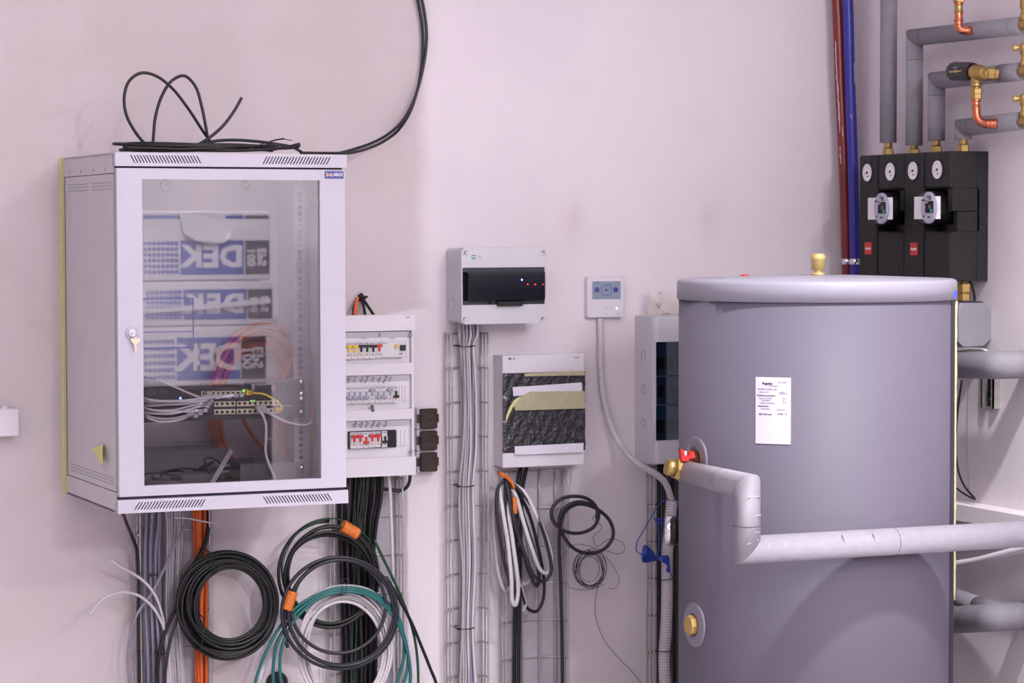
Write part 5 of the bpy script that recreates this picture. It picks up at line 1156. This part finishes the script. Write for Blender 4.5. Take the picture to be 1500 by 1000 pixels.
# ------------------------------------------------------------------ red and blue pipes in the corner
def rod(name, label, pts, r, m, cat='pipe'):
    t = thing(name, label, cat, pts[-1]); part('tube', MB().tube(pts, r, 14, 4), m, t); return t
rp = rod('red_pipe', 'dark red plastic pipe in the room corner, scuffed white', [W(*p) for p in ((1222, -40, .06), (1226, 0, .06), (1231, 130, .06), (1237, 260, .06), (1241, 400, .06), (1244, 520, .06), (1249, 700, .06))], .0160, M['redpipe'])
for y0, y1, dx in ((60, 105, -5), (95, 150, -4.5), (120, 175, -4), (150, 195, -3.5), (185, 200, 1), (215, 240, -4), (90, 110, 4), (140, 165, 3.5), (270, 330, 5.5), (340, 385, 5)):
    px = lambda y: 1226+(y)*.0385+dx*.9
    n = 6; part('scuff', MB().tube([W(px(y0+(y1-y0)*i/n)+r2.uniform(-.5, .5), y0+(y1-y0)*i/n, .0735 if abs(dx) > 3 else .0758) for i in range(n+1)], [r2.uniform(.0008, .0022) for _ in range(n+1)], 5, 1), M['scuff'], rp)
bp = rod('blue_pipe', 'blue plastic pipe in the room corner beside the red one', [W(1240, -40, .10), W(1242, 0, .10), W(1245.5, 130, .10), W(1250, 260, .10), W(1253, 400, .10), W(1255, 520, .10), W(1258, 700, .10)], .0158, M['bluepipe'])
for y0, y1 in ((92, 122), (168, 174)):
    part('scuff', MB().tube([W(1251.5+(y-92)*.02 if y0 < 150 else 1246+(y-168)*.5, y, .115) for y in (y0, (y0+y1)/2, y1)], .0012, 5, 1), M['scuff'], bp)
a = W(1241, 383, .06); b = W(1253, 383, .10)
pc = thing('pipe_clamp', 'steel twin clamp holding the red and blue pipes beside the pump station', 'pipe clamp', a)
for p in (a, b): part('ring', MB().lathe(p-Vector((0, 0, .009)), (0, 0, 1), [(.0160, 0), (.0182, .001), (.0182, .017), (.0160, .018)], 20), M['chrome'], pc)
part('bolt', MB().tube([a+Vector((.012, -.010, 0)), b+Vector((-.008, -.012, 0))], .0035, 8, 1), M['chrome'], pc)
# ------------------------------------------------------------------ pump stations on the right wall
PD = .122
y_far = E(1257.8, 300, PD).y; y_mid = E(1325.5, 300, PD).y; y_near = E(1394, 300, PD).y
dyp = (y_far-y_near)/2
pz1 = E(1325, 224.5, PD).z; pz0 = E(1450, 410, 0).z-.002
def pump_station(y0, label, near):
    """y0: far edge; the station runs towards the camera by dyp"""
    root = thing('pump_station', label, 'pump station', (XC-PD/2, y0-dyp/2, pz0))
    xf = XC-PD; ya = y0; yb = y0-dyp*.40; yc = y0-dyp*.43; yd = y0-dyp+.004
    def shell(name, y1_, y2_, z0_, z1_, bulge=.0, x_=None, ch=.006):
        x_ = xf if x_ is None else x_
        mb = MB().prism([(y1_, z0_), (y2_, z0_), (y2_, z1_), (y1_, z1_)], 'x', x_, XC-.03, ch=ch); return part(name, mb, M['epp'], root)
    part('back_shell', MB().box(XC-.036, XC-.001, ya-.001, yd, pz0, pz1), M['epp'], root)
    shell('flow_shell', ya, yb, pz0, pz1)
    H = pz1-pz0
    zu = pz1-H*.285; zl = pz1-H*.62
    shell('return_shell_upper', yc, yd, zu, pz1)
    shell('return_shell_lower', yc, yd, pz0, zl)
    part('pump_bay', MB().box(XC-.07, XC-.03, yc, yd+.019, zl, zu), M['black'], root)
    part('bay_side', MB().box(xf+.004, XC-.03, yd+.020, yd, zl+.0+H*.16, zu-.002), M['epp'], root)
    part('bay_side', MB().box(xf+.022, XC-.03, yd+.020, yd, zl+.002, zl+H*.16-.002), M['epp'], root)
    for yy in (ya-dyp*.20, yc-dyp*.28):
        zc = pz1-H*.140
        g = part('gauge', MB().lathe((xf, yy, zc), (-1, 0, 0), [(.0290, -.001), (.0290, .0015), (.0265, .003), (.025, .001)], 28), M['black'], root)
        part('dial', MB().lathe((xf-.0008, yy, zc), (-1, 0, 0), [(.0250, 0), (.0250, .001)], 28), M['dial'], g)
        part('hub', MB().lathe((xf-.0016, yy, zc), (-1, 0, 0), [(.0045, 0), (.0035, .002)], 12), M['ink'], g)
        part('needle', MB().add([(xf-.0028, yy, zc+.001), (xf-.0028, yy, zc-.001), (xf-.0028, yy+.016, zc-.006)], [(0, 1, 2)]).add([(xf-.0024, yy, zc+.001), (xf-.0024, yy, zc-.001), (xf-.0024, yy+.016, zc-.006)], [(0, 2, 1)]), M['ink'], g)
        mb = MB()
        for k in range(11):
            a = math.radians(-30+24*k); mb.box(xf-.0022, xf-.0014, yy+.0178*math.cos(a)-.0008, yy+.0178*math.cos(a)+.0008, zc+.0178*math.sin(a)-.0012, zc+.0178*math.sin(a)+.0012)
        part('scale_marks', mb, M['ink'], g, kind='stuff')
        mb = text_mb('bar', .007); mb.xf(Matrix.Translation((xf-.002, yy-.004, zc-.011)) @ Matrix.Rotation(math.radians(-90), 4, 'Z')); part('lettering', mb, M['ink'], g)
    # pump head reaching out of its bay
    yp = yc-dyp*.22; zp = (zu+zl)/2+.006; hx = .165
    pm = part('pump', MB().lathe((XC-.06, (yc+yd)/2+.008, zp), (-1, 0, 0), [(.046, 0), (.046, hx-.075), (.042, hx-.065)], 28), M['black'], root)
    part('control_box', MB().box(XC-hx+.004, XC-hx-.012, yp+.017, yp-.090, zp-.031, zp+.031), M['dial'], pm)
    xd = XC-hx-.012; yp -= .062
    face = part('control_face', MB().prism([(yp-.0035+.0375*math.cos(t)*.95, zp+.0435*math.sin(t)) for t in [i*2*math.pi/32 for i in range(32)]], 'x', xd-.010, xd, ch=.002), M['pumpg'], pm)
    part('display', MB().box(xd-.0115, xd-.0095, yp+.006, yp-.032, zp-.014, zp+.018), M['dark'], pm)
    part('status_light', MB().lathe((xd-.0115, yp-.024, zp-.008), (-1, 0, 0), [(.0045, 0), (.0045, .001)], 14), mat('green_key', (46, 150, 120), .4, var=0, emit=.3), pm)
    def east_text(s_, size, y, z, x, m): 
        mb = text_mb(s_, size, shear=0); mb.xf(Matrix.Translation((x, y, z)) @ Matrix.Rotation(math.radians(-90), 4, 'Z')); return part('lettering', mb, m, pm)
    east_text('12', .014, yp-.016, zp+.002, xd-.0118, M['inkl']); east_text('auto', .006, yp-.002, zp+.0145, xd-.0118, M['white_ink'])
    for s_, y, z in (('PUMP', .022, .020), ('25-60', -.012, .030), ('CE', .020, -.024), ('EEI', -.020, .024), ('IP44', -.014, -.026)): east_text(s_, .0075, yp+y*.8, zp+z, xd-.0106, M['ink'])
    yr = ya-dyp*.225; zr = pz0+H*.245
    bd = part('badge', MB().box(xf-.0012, xf+.001, yr+.0185, yr-.0185, zr-.0175, zr+.0175), M['red'], root)
    mb = text_mb('Regulus', .0098, shear=.25, bold=.0001); mb.xf(Matrix.Translation((xf-.0020, yr, zr)) @ Matrix.Rotation(math.radians(-90), 4, 'Z')); part('lettering', mb, M['white_ink'], bd)
    if near:
        for z_ in (zu, zl): part('seam', MB().box(xf+.01, XC-.036, yd-.0008, yd+.002, z_-.0012, z_+.0012), M['dark'], root)
        part('seam', MB().box(XC-.0375, XC-.0355, yd-.0008, yd+.002, pz0, pz1), M['dark'], root)
    return root
pump_station(y_far, 'black pump station with two gauges beside the corner pipes', False)
pump_station(y_far-dyp, 'black pump station with two gauges, the one with its near side showing', True)
# ------------------------------------------------------------------ insulated pipes above the pump stations
def brass_nut(par, p, axis=(0, 0, 1), r=.0135, h=.022, m='brass', name='union_nut'):
    part(name, MB().lathe(p, axis, [(r*1.25, 0), (r*1.25, h*.45)], 6, sm=False), M[m], par)
    part('tailpiece', MB().lathe(Vector(p)+Vector(axis).normalized()*h*.45, axis, [(r*.8, 0), (r*.95, h*.1), (r*.85, h*.5), (r*.85, h)], 18), M[m], par)
IO = .075; IR = .0245
def ip(px, py, o=IO): return E(px, py, o)
def vpipe(label, px, ybot, pts_top):
    b = ip(px, ybot); pts = [b]
    for p in pts_top:
        q = ip(*p)
        if p is pts_top[0]: q.x, q.y = b.x, b.y
        pts.append(q)
    t = thing('insulated_pipe', label, 'pipe', b, 'grey insulated pipes above the pump stations')
    mitred(t, pts, IR, M['foam'])
    zb = pz1; part_p = Vector((b.x, b.y, zb)); brass_nut(t, part_p, h=max(.018, b.z-zb+.004))
    return t, pts
t1, q = vpipe('grey insulated pipe rising straight out of the picture above the first gauge', 1301, 209, [(1300, -60)]); joint(t1, ip(1300.5, 192), (0, 0, 1), IR)
t2, q2 = vpipe('grey insulated pipe turning right at the top, above the second gauge', 1339, 213, [(1339, 55), (1498, 37.5)])
joint(t2, Vector((q2[0].x, q2[0].y, ip(1339, 88).z)), (0, 0, 1), IR); dd = (q2[2]-q2[1]); joint(t2, q2[1]+dd*.10, dd, IR); joint(t2, q2[1]+dd*.55, dd, IR); joint(t2, q2[1]+dd*.93, dd, IR)
t3, q3 = vpipe('grey insulated pipe passing behind the black headed valve', 1371.5, 206, [(1371.5, 118), (1460, 108.5)])
joint(t3, Vector((q3[0].x, q3[0].y, ip(1371, 140).z)), (0, 0, 1), IR)
t4, q4 = vpipe('shortest grey insulated pipe, turning right just above the stations', 1411, 204, [(1411, 187), (1496, 177)])
dd = q4[2]-q4[1]; joint(t4, q4[1]+dd*.17, dd, IR); joint(t4, q4[1]+dd*.62, dd, IR)
a, b = ip(1466.5, 107.5), ip(1496, 105); st = thing('short_sleeve', 'short grey foam sleeve right of the black headed valve', 'pipe sleeve', a)
mitred(st, [a, b], IR, M['foam'])
# brass ends with little air vents at the right edge of the picture
for k, (px, py, lab, vy0, vy1) in enumerate(((1494, 37, 'brass end with air vent leaving the topmost insulated pipe', -60, 20), (1494, 104.5, 'brass end with air vent leaving the short foam sleeve', 100, 58), (1494, 179, 'brass end with air vent leaving the lowest insulated pipe', 172, 132))):
    p = ip(px, py, IO+.002); q = ip(px+26, py-3, IO+.002); ax = q-p
    t = thing('brass_end', lab, 'pipe fitting', p)
    part('elbow', MB().lathe(p+ax.normalized()*.004, ax, [(.006, -.004), (.0125, 0), (.0145, .006), (.0145, .055)], 18), M['brass'], t)
    u = p+ax.normalized()*.018
    h = (.062 if k else .07)
    part('riser', MB().lathe(u+Vector((0, 0, .008)), (0, 0, 1), [(.011, 0), (.011, .02), (.008, .022), (.008, .034), (.0115, .036), (.0115, h), (.009, h+.003)], 16), M['brass'], t)
    if k: part('vent_tap', MB().lathe(u+Vector((-.004, .012, .008+h-.008)), (-.3, 1, 0), [(.005, -.01), (.005, .010), (.0085, .010), (.0085, .020)], 12), MATS['yellow_brass'], t)
# black headed bypass valve with copper elbow below
def bypass(label, top, dy, full):
    """vertical copper branch from a union down to an elbow that enters the insulated pipe"""
    o = IO+.055
    t = thing('bypass_valve', label, 'valve', E(top[0], top[1], o))
    return t, o
t, o = bypass('brass valve with black head and copper elbow in front of the insulated pipes', (1430, 105), 0, True)
a = E(1393, 104.5, o); b = E(1427, 105.5, o); c = E(1440, 107, o); d = E(1463, 109, IO+.02)
ax = (b-a); L = ax.length
part('black_head', MB().lathe(a, ax, [(.014, 0), (.023, .008), (.0262, .016), (.0262, L*.8), (.0245, L*.98)], 12, sm=False), mat('gloss_black', (9, 9, 11), .3, var=0), t)
part('head_screw', MB().lathe(a+ax.normalized()*.0005, -ax, [(.0045, 0), (.004, .002)], 10), M['chrome'], t)
mb = text_mb('0.1-0.5', .008); m1 = a.lerp(b, .55)
mb.xf(Matrix.Translation(m1+Vector((-.0268, 0, .010))) @ Matrix.Rotation(math.radians(-90), 4, 'Z')); part('lettering', mb, M['inkl'], t)
mm_ = a.lerp(b, .55); part('gold_scale', MB().box(mm_.x-.0276, mm_.x-.0245, mm_.y+.028, mm_.y-.028, mm_.z-.001, mm_.z+.0016).box(mm_.x-.0276, mm_.x-.0245, mm_.y+.004, mm_.y-.004, mm_.z-.003, mm_.z+.004), MATS['yellow_brass'], t)
part('valve_body', MB().lathe(b-ax.normalized()*.004, c-b, [(.019, 0), (.021, .006), (.021, .035), (.017, .045), (.014, .06)], 18), M['brass'], t)
part('side_union', MB().lathe(c, d-c, [(.014, 0), (.014, .012), (.018, .014), (.018, .030), (.0145, .032), (.0145, (d-c).length)], 8, sm=False), M['brass'], t)
s0 = E(1430, 114, o); zc0 = s0.z
def down(par, x, y, zt_, items):
    z = zt_
    for nm, r, h, m, hexa in items:
        part(nm, MB().lathe((x, y, z-h), (0, 0, 1), [(r*.97, 0), (r, h*.08), (r, h*.92), (r*.97, h)], 6 if hexa else 18, sm=not hexa), M[m], par); z -= h
    return z
ppm = 543.0
z = down(t, s0.x, s0.y, s0.z+.004, (('tee_neck', .0145, .018, 'brass', 0), ('collar', .0155, .010, 'brass', 0), ('neck', .0115, .005, 'brass', 0), ('union_nut', .0172, .014, 'brass', 1), ('union_nut', .0160, .014, 'brass', 1), ('press_ring', .0125, .007, 'copper', 0), ('copper_tube', .0112, .013, 'copper', 0), ('press_ring', .0128, .004, 'copper', 0)))
def elbow(par, x, y, z, end, r=.0118, ribs=3):
    e = Vector(end); drop = e.z-z; s_ = Vector((x, y, z))
    m_ = Vector((x, y, e.z)); pts = [s_+Vector((0, 0, .004))]
    for i in range(9):
        f = i/8; pts.append((1-f)**2*s_+2*f*(1-f)*m_+f*f*(m_.lerp(e, .55)))
    pts.append(e); part('copper_elbow', MB().tube(pts, r, 14, 1), M['copper'], par)
    dn = (e-m_).normalized()
    for k in range(ribs): part('press_ring', MB().lathe(m_.lerp(e, .60+.15*k)-dn*.002, dn, [(r, 0), (r*1.22, .0015), (r*1.22, .004), (r, .0055)], 16), M['copper'], par)
elbow(t, s0.x, s0.y, z, E(1462, 181, IO+.02))
t, o = bypass('copper elbow with brass nut entering the topmost insulated pipe', (1404, 10), 0, False)
s0 = E(1404.5, 3, o)
z = down(t, s0.x, s0.y, s0.z+.05, (('tee_neck', .0135, .045, 'brass', 0), ('union_nut', .0172, .006, 'brass', 1), ('press_ring', .0128, .007, 'copper', 0), ('copper_tube', .0112, .016, 'brass', 0), ('press_ring', .0130, .004, 'brass', 0), ('copper_tube', .0112, .020, 'copper', 0), ('press_ring', .0132, .004, 'copper', 0), ('copper_tube', .0115, .012, 'copper', 0)))
elbow(t, s0.x, s0.y, z, E(1428, 45, IO+.012), ribs=1)
# ------------------------------------------------------------------ right of the tank
u = thing('brass_union', 'brass union under the pump station beside the tank lid', 'pipe fitting', E(1412, 428, .06)); p = E(1412, 440, .06)
part('nut', MB().lathe(p, (0, 0, 1), [(.019, 0), (.019, .018)], 6, sm=False), M['brass'], u); part('neck', MB().lathe(p+Vector((0, 0, .018)), (0, 0, 1), [(.015, 0), (.015, .006)], 16), M['brass'], u)
part('nut', MB().lathe(p+Vector((0, 0, .024)), (0, 0, 1), [(.020, 0), (.020, .022)], 6, sm=False), M['brass'], u); part('stem', MB().lathe(p+Vector((0, 0, .046)), (0, 0, 1), [(.012, 0), (.012, pz0-p.z-.046)], 16), M['brass'], u)
part('stem', MB().lathe(p-Vector((0, 0, .03)), (0, 0, 1), [(.012, 0), (.012, .03)], 16), M['lid'], u)
yj = E(1452, 475, 0).y
q = [W(*p, -yj) for p in ((1408.5, 443), (1440, 443), (1452, 453), (1451.5, 496), (1441, 506.5), (1411, 508), (1404, 501), (1404, 450))]
jb = thing('junction_box', 'grey metal box with cut corners right of the tank', 'box', (q[0].x, yj, q[4].z))
poly = [(v.x, v.z) for v in q]
part('body', MB().prism(poly, 'y', yj+.004, yj+.09), M['dustgrey'], jb); part('cover', MB().prism(poly, 'y', yj, yj+.004, ch=.0008), M['dustgrey'], jb)
part('top_edge', MB().box(poly[0][0], poly[1][0], yj-.0006, yj+.092, poly[0][1]-.0005, poly[0][1]+.002), M['slit'], jb)
cable('black lead from the pump station down to the grey box', [(1419, 408, -yj-.06), (1424, 420, -yj-.05), (1427, 432, -yj-.05), (1427.5, 443, -yj-.05)], 'black', .0036, 'pump_lead')
for lab, pts, jn in (('thick grey foam elbow under the grey box right of the tank', [E(1340, 533.5, .12), E(1464, 534.5, .12), E(1465, 534.5, -.0)], ()), ('lower thick grey foam elbow right of the tank, under the hose', [E(1350, 911, .12), E(1455, 904, .12), E(1456, 904, -.0)], ((1422, 906),))):
    t = thing('foam_elbow', lab, 'pipe', pts[1])
    a, b = pts[0], pts[1]; c = Vector((XC-.002, b.y, b.z)); mid = []
    for i in range(9):
        f = i/8; p0 = b+(a-b).normalized()*.030; p2 = b+(c-b).normalized()*.030; mid.append((1-f)**2*p0+2*f*(1-f)*b+f*f*p2)
    part('sleeve', MB().tube([a]+mid+[c], .0375, 18, 1), M['foam'], t)
    for px, py in jn: joint(t, E(px, py, .12), b-a, .0378)
a = E(1350, 868, .06); b = E(1420, 884, .10); mitred(t, [E(1385, 868, .05), E(1432, 886, .07), E(1470, 897, .09)], .024, M['foam'])
x0 = XC-.022; ya, yb = E(1437.5, 575, .02).y, E(1456, 575, .02).y; z0, z1 = E(1446, 597, .01).z, E(1446, 550, .01).z
mr = thing('mounting_rail', 'short slotted steel rail on the right wall below the foam elbow', 'rail', (XC, (ya+yb)/2, z0))
part('channel', MB().box(XC-.004, XC, ya, yb, z0, z1+.06).box(x0, XC-.004, ya, ya-.006, z0, z1+.06).box(x0, XC-.004, yb+.006, yb, z0, z1+.06).box(x0, x0+.003, ya, ya-.012, z0, z1+.06).box(x0, x0+.003, yb+.012, yb, z0, z1+.06), M['steel'], mr)
part('bolt', MB().lathe((XC-.004, (ya+yb)/2, E(1446, 584, .01).z), (-1, 0, 0), [(.006, 0), (.006, .004), (.003, .006)], 6), M['chrome'], mr)
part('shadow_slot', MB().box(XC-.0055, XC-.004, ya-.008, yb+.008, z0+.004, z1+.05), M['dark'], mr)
cl = thing('pipe_bracket', 'curved steel bracket between the grey box and the foam elbow', 'bracket', E(1430, 512, .1))
part('band', MB().tube([E(1395, 514, .13), E(1425, 511, .13), E(1444, 513, .12), E(1452, 519, .09), E(1454, 530, .03)], .0045, 8, 5), M['steel'], cl)
corrugated('corrugated_hose', [E(1360, 834, .04), E(1400, 826, .04), E(1430, 821, .05), E(1465, 812, .06), E(1500, 803, .07), E(1540, 793, .08)], .0105, 'pale corrugated hose running right below the front pipe', mcon, pitch=.006)
one('grey_hose', MB().tube([E(1360, 811, .03), E(1400, 805.5, .03), E(1425, 801, .03), E(1450, 794, .03)], .0085, 10, 5), M['lightc'], 'smooth grey hose just above the corrugated hose by the tank', 'hose')
one('black_wire', MB().tube([E(*p) for p in ((1409, 556, .04), (1403, 600, .04), (1400, 650, .04), (1404, 690, .04), (1413, 712, .04), (1429, 731, .035))], .0030, 8, 5), M['black'], 'black wire curving beside the tank above the wall ledge', 'wire')
one('black_wire', MB().tube([E(*p) for p in ((1385, 700, .05), (1400, 714, .05), (1414, 724, .045), (1427, 731, .04))], .0028, 8, 5), M['black'], 'second black wire lying lower above the wall ledge', 'wire')
one('pencil_wire', MB().tube([E(*p) for p in ((1419, 560, .004), (1417, 640, .004), (1420, 720, .004))], .0009, 5, 3), M['inkl'], 'thin grey wire running down the right wall', 'wire')
